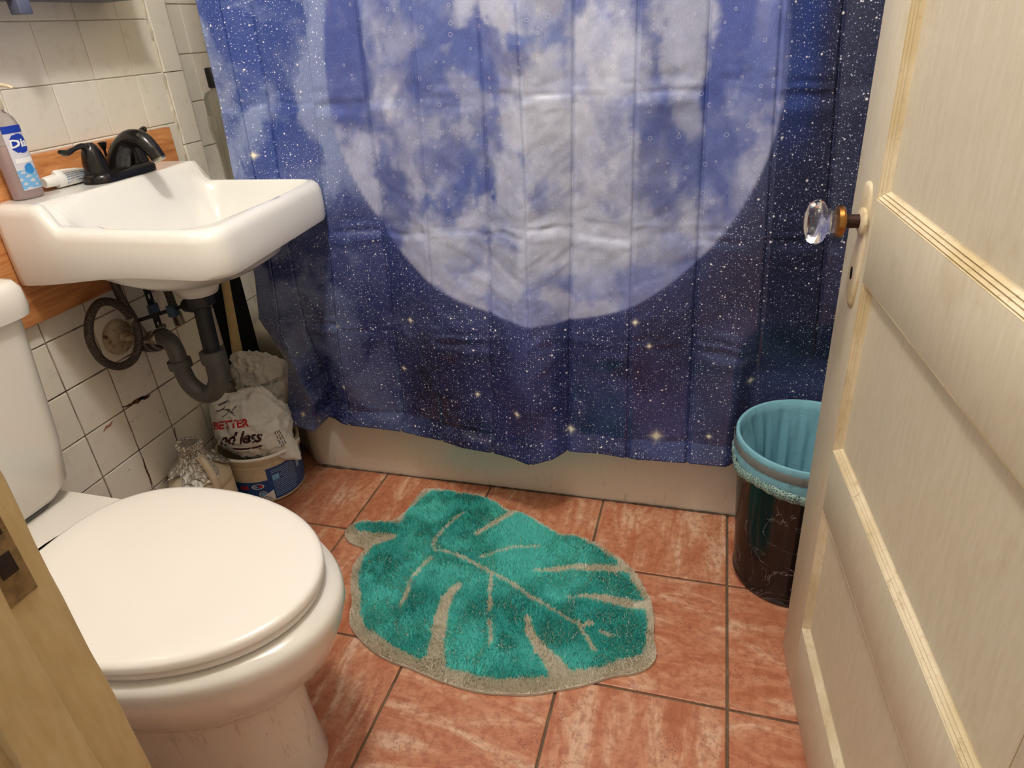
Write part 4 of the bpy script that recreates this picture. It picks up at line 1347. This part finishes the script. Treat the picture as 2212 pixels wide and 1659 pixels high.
for i, (r, z) in enumerate(prof):
    for sub in range(4 if i < len(prof)-1 else 1):
        t = sub/4
        if i < len(prof)-1: r2 = r+(prof[i+1][0]-r)*t; z2 = z+(prof[i+1][1]-z)*t
        else: r2, z2 = r, z
        ring = []
        for j in range(n_):
            a = 2*PI*j/n_
            k = random.uniform(-1, 1)*.0022+.0012*math.sin(a*13+z2*300)
            lim = .176+.018*math.sin(a*3+1)+.010*math.sin(a*7)
            zz = max(z2, lim) if z2 < lim else z2
            # ragged skirt: rows past the limit fold up on themselves
            rr2 = r2 if z2 >= lim else np.interp(lim, [.170, .186, .200, .214], [.071, .060, .044, .030])+.001
            ring.append((JX+(rr2+.0030+k)*math.cos(a), JY+(rr2+.0030+k)*math.sin(a), zz+random.uniform(-1, 1)*.0016))
        rings.append(ring)
v, f = loft(rings, True, True, False)
fo = mk('foil', v, f, MT['foil'], jg, smooth=False)
fo['label'] = 'crumpled aluminium foil wrapped over the neck'

# ================================================================== TOILET
def build_toilet():
    CY = -.812
    to = thing('toilet', 'white porcelain toilet with its lid closed against the left wall', 'toilet', (.35, CY, 0))
    NP = 72
    def egg(xc, af, ab, hw, nb=2.4, nf=2.0):
        pts = []
        for j in range(NP):
            a = 2*PI*j/NP
            c, s = math.cos(a), math.sin(a)
            n__ = nf if c >= 0 else nb
            k = (abs(c)**n__+abs(s)**n__)**(-1/n__)
            pts.append((xc+(af if c >= 0 else ab)*c*k, CY+hw*s*k))
        return pts
    R = []
    for z, xc, af, ab, hw, nb in ((0, .45, .245, .24, .118, 3), (.01, .45, .247, .24, .119, 3), (.05, .45, .240, .24, .114, 3), (.13, .45, .236, .24, .112, 3), (.20, .45, .238, .24, .120, 3),
                              (.232, .46, .238, .24, .128, 2.8), (.240, .465, .243, .24, .138, 2.6), (.255, .475, .255, .24, .152, 2.5), (.290, .485, .277, .245, .168, 2.4), (.335, .49, .292, .25, .178, 2.4),
                              (.365, .49, .302, .25, .187, 2.4), (.380, .49, .302, .25, .188, 2.4), (.390, .49, .297, .248, .184, 2.4), (.394, .49, .27, .24, .16, 2.4)):
        R.append([(x, y, z) for x, y in egg(xc, af, ab, hw, nb)])
    v, f = loft(R)
    o = mk('bowl', v, f, MT['toilet'], to); recalc(o); sharp(o, 70)
    # deck under the tank
    D = [rrect(.03, .34, CY-.115, CY+.115, .03, 6), rrect(.03, .36, CY-.150, CY+.150, .04, 6), rrect(.03, .36, CY-.158, CY+.158, .04, 6), rrect(.035, .355, CY-.153, CY+.153, .038, 6)]
    v, f = loft([[(x, y, z) for x, y in pts] for pts, z in zip(D, (.26, .34, .385, .394))])
    o = mk('rear_deck', v, f, MT['toilet'], to); recalc(o); sharp(o, 50)
    # seat
    def egged(sc, z): return [(x, y, z) for x, y in egg(.50, .268*sc+.0, .20, .180*sc, 2.6)]
    v, f = loft([[(x, y, .3955) for x, y in egg(.50, .258, .195, .170, 2.6)], [(x, y, .399) for x, y in egg(.50, .263, .198, .175, 2.6)],
                 [(x, y, .407) for x, y in egg(.50, .263, .198, .175, 2.6)], [(x, y, .4105) for x, y in egg(.50, .258, .194, .170, 2.6)]])
    o = mk('seat', v, f, MT['seat'], to); recalc(o); sharp(o, 60)
    v, f = loft([[(x, y, .4125) for x, y in egg(.50, .262, .194, .175, 2.6)], [(x, y, .415) for x, y in egg(.50, .268, .197, .180, 2.6)],
                 [(x, y, .424) for x, y in egg(.50, .268, .197, .180, 2.6)], [(x, y, .4278) for x, y in egg(.50, .264, .195, .177, 2.6)],
                 [(x, y, .4295) for x, y in egg(.50, .256, .19, .170, 2.6)], [(x, y, .4305) for x, y in egg(.50, .20, .15, .13, 2.6)], [(x, y, .431) for x, y in egg(.50, .08, .06, .05, 2.3)]])
    o = mk('lid', v, f, MT['seat'], to); recalc(o); sharp(o, 60)
    for s in (-1, 1):
        tube('hinge', [(.300, CY+s*.062-.02, .408), (.300, CY+s*.062+.02, .408)], .0085, MT['seat'], to, smooth=False)
    # tank
    def tr(z, x1, h, r): return [(x, y, z) for x, y in rrect(.022, x1, CY-h, CY+h, r, 8, (r, r, .01, .01))]
    v, f = loft([tr(.396, .150, .10, .03), tr(.398, .165, .12, .04), tr(.408, .182, .150, .045), tr(.430, .192, .168, .045), tr(.50, .197, .178, .042), tr(.73, .204, .196, .038)])
    o = mk('tank', v, f, MT['toilet'], to); recalc(o); sharp(o, 60)
    v, f = loft([tr(.730, .206, .196, .036), tr(.7305, .216, .206, .04), tr(.745, .218, .208, .04), tr(.772, .217, .207, .04), tr(.784, .211, .201, .038), tr(.788, .198, .188, .03)])
    o = mk('tank_lid', v, f, MT['toilet'], to); recalc(o); sharp(o, 60)
    v, f = loft([tr(.394, .172, .125, .03), tr(.400, .174, .128, .03)])
    o = mk('gasket', v, f, MT['grey_band'], to); recalc(o)
    # blue sticker low on the pedestal
    bo_ = [q for q in to.children if q.name.startswith('bowl')][0]
    off = Vector(to.location)
    bv = BVHTree.FromPolygons([q.co+off for q in bo_.data.vertices], [tuple(p.vertices) for p in bo_.data.polygons])
    vd = (Vector((1.2553, -1.3753, 1.0914))-Vector((.66, -.85, .02))).normalized()
    pv = []
    for (x, y, z) in ((.6490, -.87, .012), (.6640, -.858, .055), (.6700, -.853, .047), (.6600, -.861, .010)):
        h = bv.ray_cast(Vector((x, y, z))+vd*.3, -vd)
        if h[0]: pv.append(tuple(h[0]+vd*.0015))
    if len(pv) == 4: mk('sticker', pv, [(0, 1, 2, 3)], MT['dial_blue'], bo_, smooth=False)
    return to
build_toilet()

# ================================================================== TRASH CAN
TX, TY = 1.474, -.166
tc = thing('trash_can', 'black marbled trash can lined with a pale blue bag behind the door', 'trash can', (TX, TY, 0))
lathe('body', [(.0, .001), (.108, .001), (.113, .004), (.1145, .012), (.112, .016), (.133, .345), (.130, .345), (.109, .02), (0, .02)], (TX, TY, 0), MT['marble'], tc, n=72, cap0=False, cap1=False)
def folds(a, z, s): return s*(math.sin(a*23+z*7)+.6*math.sin(a*41+3-z*12)+.5*math.sin(a*11+z*20))
NT = 220
rings = []
for r, z, am in ((.1365, .300, .0012), (.1385, .315, .0012), (.1375, .330, .0008), (.1372, .345, .0004), (.1372, .354, .0002), (.1355, .3565, .0), (.1300, .354, .0003), (.1275, .335, .0008), (.1215, .30, .0020), (.1155, .24, .0030), (.109, .17, .0038), (.101, .10, .0042), (.09, .045, .004), (.04, .03, .002)):
    ring = []
    for j in range(NT):
        a = 2*PI*j/NT
        # bag pinched on the left (drawn in) side
        pinch = .030*math.exp(-((((a-2.75+PI) % (2*PI))-PI)/.22)**2)*sstep(.34, .24, z)*(1 if am > .0009 and z < .335 and r < .133 else 0)
        rr = r+folds(a, z, am)*(1.0 if r < .1225 else .6)-pinch
        ring.append((TX+rr*math.cos(a), TY+rr*math.sin(a), z))
    rings.append(ring)
v, f = loft(rings, True, False, True)
ln = mk('liner', v, f, MT['liner'], tc); ln['label'] = 'pale blue plastic bag lining the can'
v, f = loft([[(TX+(r+.0006*math.sin(a*60))*math.cos(a), TY+(r+.0006*math.sin(a*60))*math.sin(a), z) for a in [2*PI*j/NT for j in range(NT)]] for r, z in ((.1392, .344), (.1400, .342), (.1400, .328), (.1392, .326))], True, False, False)
mk('rim_ring', v, f, MT['grey_band'], tc)
v, f = loft([[(TX+(r+.0016*math.sin(a*9+1)+.0014*math.sin(a*37))*math.cos(a), TY+(r+.0016*math.sin(a*9+1)+.0014*math.sin(a*37))*math.sin(a), z+.003*math.sin(a*5)) for a in [2*PI*j/NT for j in range(NT)]]
              for r, z in ((.1375, .306), (.1405, .303), (.1415, .295), (.1395, .286), (.1360, .283))], True, False, False)
mk('drawstring', v, f, MT['drawband'], tc)

# ================================================================== RUG
RUG = [(0.593, -0.054), (0.569, -0.066), (0.562, -0.108), (0.56, -0.151), (0.551, -0.18), (0.533, -0.2), (0.472, -0.208), (0.442, -0.229), (0.439, -0.258), (0.457, -0.283), (0.481, -0.293), (0.516, -0.304), (0.516, -0.34), (0.52, -0.375), (0.54, -0.42), (0.567, -0.465), (0.582, -0.505), (0.602, -0.532), (0.652, -0.565), (0.706, -0.586), (0.759, -0.594), (0.813, -0.605), (0.863, -0.612), (0.903, -0.614), (0.947, -0.609), (1.007, -0.596), (1.05, -0.577), (1.093, -0.557), (1.144, -0.525), (1.179, -0.511), (1.205, -0.492), (1.217, -0.47), (1.217, -0.446), (1.209, -0.414), (1.207, -0.371), (1.194, -0.323), (1.178, -0.292), (1.161, -0.26), (1.139, -0.233), (1.101, -0.202), (1.054, -0.172), (1.003, -0.155), (0.958, -0.155), (0.9, -0.122), (0.851, -0.099), (0.814, -0.093), (0.766, -0.068), (0.714, -0.049), (0.668, -0.051), (0.628, -0.047)]
INN = [(0.597, -0.065), (0.583, -0.089), (0.575, -0.127), (0.565, -0.163), (0.57, -0.196), (0.555, -0.209), (0.52, -0.211), (0.466, -0.224), (0.457, -0.239), (0.469, -0.249), (0.507, -0.251), (0.55, -0.245), (0.581, -0.251), (0.567, -0.273), (0.54, -0.299), (0.535, -0.333), (0.537, -0.366), (0.553, -0.406), (0.578, -0.442), (0.598, -0.482), (0.624, -0.518), (0.655, -0.534), (0.702, -0.554), (0.748, -0.568), (0.777, -0.57), (0.795, -0.562), (0.831, -0.582), (0.873, -0.584), (0.932, -0.583), (0.984, -0.569), (1.029, -0.555), (1.075, -0.531), (1.117, -0.512), (1.16, -0.483), (1.19, -0.468), (1.196, -0.451), (1.194, -0.409), (1.187, -0.362), (1.175, -0.322), (1.153, -0.288), (1.13, -0.251), (1.1, -0.219), (1.057, -0.189), (1.004, -0.164), (0.96, -0.164), (0.902, -0.132), (0.853, -0.106), (0.816, -0.101), (0.769, -0.076), (0.718, -0.059), (0.671, -0.06), (0.632, -0.058)]
VEINS = [[(0.695, -0.157), (0.681, -0.209), (0.675, -0.244), (0.678, -0.268), (0.689, -0.28)], [(0.711, -0.134), (0.695, -0.157)],
         [(0.689, -0.28), (0.715, -0.275), (0.752, -0.284), (0.798, -0.3), (0.845, -0.322), (0.898, -0.345), (0.942, -0.368), (1.0, -0.398), (1.042, -0.414), (1.064, -0.421)],
         [(0.688, -0.303), (0.677, -0.347), (0.669, -0.376), (0.676, -0.411), (0.678, -0.455)], [(0.801, -0.279), (0.832, -0.253), (0.866, -0.231), (0.921, -0.214)],
         [(0.843, -0.323), (0.855, -0.372), (0.869, -0.423)], [(0.878, -0.453), (0.891, -0.481), (0.897, -0.506)],
         [(1.062, -0.426), (1.076, -0.448), (1.101, -0.478)], [(1.062, -0.426), (1.08, -0.413), (1.084, -0.414)], [(1.104, -0.432), (1.127, -0.435)]]
SLOTS = [[(0.767, -0.201, 0.0058), (0.794, -0.157, 0.0072), (0.821, -0.119, 0.0094), (0.833, -0.097, 0.0108)],
         [(0.937, -0.295, 0.0043), (0.974, -0.28, 0.0065), (1.016, -0.263, 0.0087), (1.075, -0.252, 0.0094), (1.148, -0.247, 0.0108)],
         [(1.025, -0.353, 0.0029), (1.054, -0.346, 0.0058), (1.096, -0.342, 0.0087), (1.142, -0.344, 0.0108), (1.194, -0.346, 0.0123)],
         [(0.782, -0.37, 0.0072), (0.772, -0.415, 0.0116), (0.778, -0.475, 0.0116), (0.79, -0.525, 0.0137), (0.812, -0.586, 0.0159)],
         [(0.954, -0.429, 0.0051), (0.966, -0.46, 0.0072), (0.995, -0.496, 0.0116), (1.029, -0.525, 0.0152), (1.054, -0.553, 0.0199)]]
def inpoly(px, py, poly):
    c = np.zeros(px.shape, bool); n = len(poly)
    for i in range(n):
        x1, y1 = poly[i]; x2, y2 = poly[(i+1) % n]
        cond = ((y1 > py) != (y2 > py))
        with np.errstate(divide='ignore', invalid='ignore'):
            xi = (x2-x1)*(py-y1)/((y2-y1) if y2 != y1 else 1e-9)+x1
        c ^= cond & (px < xi)
    return c
def segdist(px, py, a, b):
    ax, ay = a[:2]; bx, by = b[:2]
    dx, dy = bx-ax, by-ay; L2 = dx*dx+dy*dy+1e-12
    t = np.clip(((px-ax)*dx+(py-ay)*dy)/L2, 0, 1)
    return np.hypot(px-ax-t*dx, py-ay-t*dy), t
def polydist(px, py, poly):
    d = np.full(px.shape, 9.0)
    for i in range(len(poly)):
        q, _ = segdist(px, py, poly[i], poly[(i+1) % len(poly)]); d = np.minimum(d, q)
    return d
def build_rug():
    rg = thing('bath_rug', 'turquoise leaf-shaped shaggy bath rug with cream veins and border', 'rug', (.85, -.33, 0))
    # smooth the outline
    op = smooth_path([(x, y, 0) for x, y in RUG]+[(RUG[0][0], RUG[0][1], 0)], 4)[:-1]
    N = len(op)
    cxy = Vector((.85, -.33, 0))
    bm = bmesh.new()
    lo = [bm.verts.new((p.x, p.y, .0012)) for p in op]
    hi = [bm.verts.new((p.x, p.y, .0070)) for p in op]
    for i in range(N):
        bm.faces.new((lo[i], lo[(i+1) % N], hi[(i+1) % N], hi[i]))
    fs = bmesh.ops.triangle_fill(bm, use_beauty=True, edges=[e for e in bm.edges if all(abs(v.co.z-.0070) < 1e-5 for v in e.verts)])
    fs = bmesh.ops.triangle_fill(bm, use_beauty=True, edges=[e for e in bm.edges if all(abs(v.co.z-.0012) < 1e-5 for v in e.verts)])
    bmesh.ops.recalc_face_normals(bm, faces=bm.faces)
    me = bpy.data.meshes.new('backing')
    for v in bm.verts: v.co -= cxy
    bm.to_mesh(me); bm.free()
    me.materials.append(simple('rug_backing', srgb(206, 198, 180), .9))
    link(bpy.data.objects.new('backing', me), rg)
    # tufts
    rng = np.random.RandomState(2)
    st_ = .0024
    gx, gy = np.meshgrid(np.arange(.43, 1.225, st_), np.arange(-.62, -.04, st_))
    gx = gx.ravel()+rng.uniform(-1, 1, gx.size)*st_*.5; gy = gy.ravel()+rng.uniform(-1, 1, gy.size)*st_*.5
    outp = [(p.x, p.y) for p in op]
    k = inpoly(gx, gy, outp); gx, gy = gx[k], gy[k]
    edge = polydist(gx, gy, outp)
    innp = [(p.x, p.y) for p in smooth_path([(x, y, 0) for x, y in INN]+[(INN[0][0], INN[0][1], 0)], 3)[:-1]]
    wob = (fbm(gx*60, gy*60, 5, 3)-.5)*.006
    jx = gx+wob; jy = gy+(fbm(gx*60, gy*60, 15, 3)-.5)*.006
    green = inpoly(jx, jy, innp)
    for pl_ in VEINS:
        for a, b in zip(pl_[:-1], pl_[1:]):
            d, t = segdist(jx, jy, a, b)
            green &= ~(d < .0040+.0020*vnoise(gx*90, gy*90, 3))
    for pl_ in SLOTS:
        for a, b in zip(pl_[:-1], pl_[1:]):
            d, t = segdist(jx, jy, a, b)
            green &= ~(d < (a[2]+(b[2]-a[2])*t)*1.18)
    n = len(gx)
    # lean field: pile lies in swirls
    f1 = fbm(gx*14, gy*14, 31, 3)*2*np.pi*2.2
    lean = .26+.42*fbm(gx*30, gy*30, 41, 2)
    ang = f1+rng.uniform(-1.9, 1.9, n)
    L = np.where(green, .0098, .0080)*(.75+.5*rng.rand(n))*np.clip(edge/.006+.35, .35, 1)
    hgt = .0065
    bump_ = (fbm(gx*9, gy*9, 51, 2)-.5)*.008
    dx = np.cos(ang)*lean*L; dy = np.sin(ang)*lean*L
    dz = L*np.sqrt(np.clip(1-(lean*.6)**2, .2, 1))
    wa_ = ang+np.pi/2+rng.uniform(-.6, .6, n); w = .00115+.0006*rng.rand(n)
    wx, wy = np.cos(wa_)*w, np.sin(wa_)*w
    z0 = np.full(n, hgt)+np.clip(bump_, 0, 1)
    A = np.stack([gx-wx, gy-wy, z0], -1); B = np.stack([gx+wx, gy+wy, z0], -1)
    Cc = np.stack([gx+wx+dx*.45, gy+wy+dy*.45, z0+dz*.62], -1); D = np.stack([gx-wx+dx*.45, gy-wy+dy*.45, z0+dz*.62], -1)
    Ee = np.stack([gx+dx, gy+dy, z0+dz], -1)
    V = np.stack([A, B, Cc, D, Ee], 1).reshape(-1, 3)-np.array(cxy)
    base = np.arange(n)*5
    quads = np.stack([base, base+1, base+2, base+3], -1); tris = np.stack([base+3, base+2, base+4], -1)
    me = bpy.data.meshes.new('pile')
    me.from_pydata(V.tolist(), [], quads.tolist()+tris.tolist()); me.update()
    cg = fbm(gx*7, gy*7, 61, 4); cg2 = rng.rand(n)
    g1 = np.array(srgb(146, 246, 240)[:3]); g2 = np.array(srgb(86, 208, 200)[:3])
    w1 = np.array(srgb(255, 252, 242)[:3]); w2 = np.array(srgb(238, 230, 212)[:3])
    kk = np.clip(nsstep(.38, .62, cg)*.75+cg2*.4-.1, 0, 1)[:, None]
    gc = g1*(kk)+g2*(1-kk); wcx = w1*kk+w2*(1-kk)
    # soiled front border
    soil = np.clip(nsstep(-.46, -.60, gy)*.5+nsstep(.60, .52, gx)*.25, 0, 1)[:, None]
    wcx = wcx*(1-soil)+np.array(srgb(214, 204, 178)[:3])*soil
    colr = np.where(green[:, None], gc, wcx)
    colr = np.repeat(colr, 5, 0)
    ca = me.color_attributes.new('tuft', 'FLOAT_COLOR', 'POINT')
    ca.data.foreach_set('color', np.concatenate([colr, np.ones((len(colr), 1))], 1).astype(np.float32).ravel())
    m = M('rug_pile', rough=.85, spec=.15)
    at = m.n('ShaderNodeVertexColor', layer_name='tuft'); m.col(at.outputs['Color'])
    tr = m.n('ShaderNodeBsdfTranslucent', {'Color': at.outputs['Color']})
    mx = m.n('ShaderNodeMixShader', {0: .55})
    out = [q for q in m.nt.nodes if q.type == 'OUTPUT_MATERIAL'][0]
    m.nt.links.new(m.b.outputs[0], mx.inputs[1]); m.nt.links.new(tr.outputs[0], mx.inputs[2]); m.nt.links.new(mx.outputs[0], out.inputs[0])
    me.materials.append(m.m)
    o = bpy.data.objects.new('pile', me); link(o, rg); o['kind'] = 'stuff'
build_rug()

# ================================================================== DOOR
def build_door():
    TH, TI = math.radians(5), math.radians(1)
    c0 = Vector((1.451, -.385, .0))
    d = Vector((math.sin(TH), -math.cos(TH), 0)); n0 = Vector((-math.cos(TH), -math.sin(TH), 0))
    upv = Vector((0, 0, 1))*math.cos(TI)+n0*math.sin(TI)
    nn = d.cross(upv)
    if nn.dot(n0) < 0: nn = -nn     # face normal, into the room
    dr = thing('door_1', None, None, tuple(c0)); tag(dr, kind='structure')
    def w(s, h, z): return tuple(c0+d*s+upv*z+nn*h)
    Wd, Hd, T = .71, 2.0, .035
    ST = .095
    def slab(name, s0, s1, z0, z1, h0, h1, mat, parent=dr, bev=.0015, cuts=0):
        V = [w(s, h, z) for z in (z0, z1) for (s, h) in ((s0, h0), (s1, h0), (s1, h1), (s0, h1))]
        o = mk(name, V, [(0, 3, 2, 1), (4, 5, 6, 7), (0, 1, 5, 4), (1, 2, 6, 5), (2, 3, 7, 6), (3, 0, 4, 7)], mat, parent, smooth=False)
        recalc(o)
        if bev:
            bm = bmesh.new(); bm.from_mesh(o.data)
            bmesh.ops.bevel(bm, geom=bm.edges[:], offset=bev, segments=2, profile=.5, affect='EDGES')
            for fc in bm.faces: fc.smooth = True
            bm.to_mesh(o.data); bm.free(); sharp(o, 50)
        return o
    Z0 = .008
    slab('stile', 0, ST, Z0, Hd, -T, 0, MT['door'])
    slab('stile', Wd-ST, Wd, Z0, Hd, -T, 0, MT['door'])
    rails = [(Z0, .160), (.415, .522), (.780, .882), (1.142, 1.245), (1.505, 1.605), (1.87, Hd)]
    for a, b in rails: slab('rail', ST-.001, Wd-ST+.001, a, b, -T, -.0004, MT['door'], bev=.001)
    for (a, b), (c, e) in zip(rails[:-1], rails[1:]):
        z0, z1 = b, c
        slab('panel', ST-.004, Wd-ST+.004, z0-.004, z1+.004, -.024, -.0105, MT['door'], bev=0)
        # stepped moulding around the panel: profile (inward distance, height)
        prof = [(0, -.0003), (.0006, -.0026), (.0022, -.0012), (.0034, -.0030), (.0040, -.0052), (.0056, -.0038), (.0068, -.0056), (.0074, -.0078), (.0090, -.0064), (.0102, -.0086), (.0112, -.0098), (.0128, -.0105)]
        rings = []
        for ins, h in prof:
            s0, s1, q0, q1 = ST+ins, Wd-ST-ins, z0+ins, z1-ins
            rings.append([w(s, h, z) for s, z in ((s0, q0), (s1, q0), (s1, q1), (s0, q1))])
        v, f = loft(rings, True, False, False)
        o = mk('molding', v, f, MT['molding'], dr, smooth=False)
    # escutcheon: long painted-over plate with rounded ends
    sp_, zp = .062, .815
    pts = []
    for k in range(24):
        a = 2*PI*k/24
        pts.append((math.cos(a)*(.017 if abs(math.sin(a)) < .8 else .017), math.sin(a)*.074))
    pts = [(math.copysign(abs(math.cos(2*PI*k/32))**.6, math.cos(2*PI*k/32))*.021, math.copysign(abs(math.sin(2*PI*k/32))**.8, math.sin(2*PI*k/32))*.082) for k in range(32)]
    rings = [[w(sp_+a*q, h, zp+b*q) for a, b in pts] for q, h in ((1, .0), (1, .0022), (.92, .0034), (.5, .0036))]
    v, f = loft(rings, True, False, True)
    ep = mk('escutcheon', v, f, MT['molding'], dr); recalc(ep); ep['label'] = 'painted-over long lock plate'
    kh = [(math.cos(a)*.0035, math.sin(a)*.0055) for a in [2*PI*k/16 for k in range(16)]]
    v, f = loft([[w(.058+a, h, .778+b*1.6) for a, b in kh] for h in (.0030, .0045)])
    mk('keyhole', v, f, MT['black'], ep)
    # knob assembly, axis along nn
    K = (.070, .850)
    def kl(name, prof, mat, parent, n=40, facets=0):
        rings = []
        for r, h in prof:
            ring = []
            for j in range(n):
                a = 2*PI*j/n
                rr = r
                if facets:
                    q = (a % (2*PI/facets))-PI/facets
                    rr = r*(.90+.10*math.cos(PI/facets)/max(math.cos(q), .5)) if r > .012 else r
                ring.append(w(K[0]+rr*math.cos(a), h, K[1]+rr*math.sin(a)))
            rings.append(ring)
        v, f = loft(rings); o = mk(name, v, f, mat, parent); recalc(o); sharp(o, 40); return o
    kl('rose', [(.0165, .003), (.0165, .0065), (.012, .009)], MT['molding'], dr)
    kl('spindle', [(.0095, .006), (.0085, .010), (.0085, .027)], MT['spindle'], dr)
    kl('brass_collar', [(.012, .025), (.0185, .027), (.0205, .030), (.0195, .035), (.015, .037)], MT['brass'], dr)
    kn = kl('glass_knob', [(.0140, .0365), (.0140, .040), (.0140, .043), (.0175, .047), (.0250, .051), (.0278, .056), (.0278, .061), (.0240, .067), (.0160, .0700), (.0155, .0697)], MT['glass'], dr, n=64, facets=8)
    kn['label'] = 'clear faceted glass door knob'
    for v_ in kn.data.polygons: pass
build_door()

# ================================================================== MEDICINE CABINET + ALCOVE BOTTLE + LAMP
mc = thing('medicine_cabinet', 'slate-blue metal medicine cabinet with a mirror above the sink', 'cabinet', (0, -.45, 1.18))
box('carcass', .0015, .095, -.86, -.06, 1.198, 1.75, MT['cabinet'], mc, .002)
box('mirror_pane', .0955, .0985, -.85, -.07, 1.215, 1.74, MT['mirror'], mc, .0008)
box('bottom_trim', .0015, .100, -.865, -.055, 1.186, 1.1975, MT['cabinet'], mc, .002)
box('clip', .080, .104, -.350, -.325, 1.160, 1.187, MT['cabinet'], mc, .002)
ab = thing('clear_bottle', 'clear plastic bottle with a black cap behind the curtain edge', 'bottle', (.020, .205, .766))
bx, by = .022, .205
def bo(hx, hy, r, z): return [(x, y, z) for x, y in rrect(bx-hx, bx+hx, by-hy, by+hy, r, 5)]
v, f = loft([bo(.024, .018, .010, .766), bo(.027, .020, .010, .770), bo(.028, .021, .010, .93), bo(.034, .024, .012, .936), bo(.034, .024, .012, .975), bo(.028, .020, .012, .988), bo(.012, .012, .008, .996), bo(.012, .012, .008, 1.002)])
o = mk('body', v, f, MT['clear_plastic'], ab); recalc(o); sharp(o, 60)
lathe('cap', [(.0165, 1.000), (.0175, 1.002), (.0175, 1.044), (.016, 1.046), (0, 1.046)], (bx, by, 0), MT['abs'], ab, n=32, cap1=False)
sh = box('wall_shelf', -.0445, .052, .150, .34, .757, .765, MT['white_plastic'], None, .002, loc=(0, .24, .757))
tag(sh, 'small white shelf on the alcove wall under the clear bottle', 'shelf')
lampo = thing('ceiling_lamp', 'round frosted glass ceiling lamp above the toilet', 'lamp', (LX, LY, CEIL))
lathe('base', [(.09, CEIL-.001), (.09, CEIL-.02), (.07, CEIL-.03)], (LX, LY, 0), MT['white_plastic'], lampo)
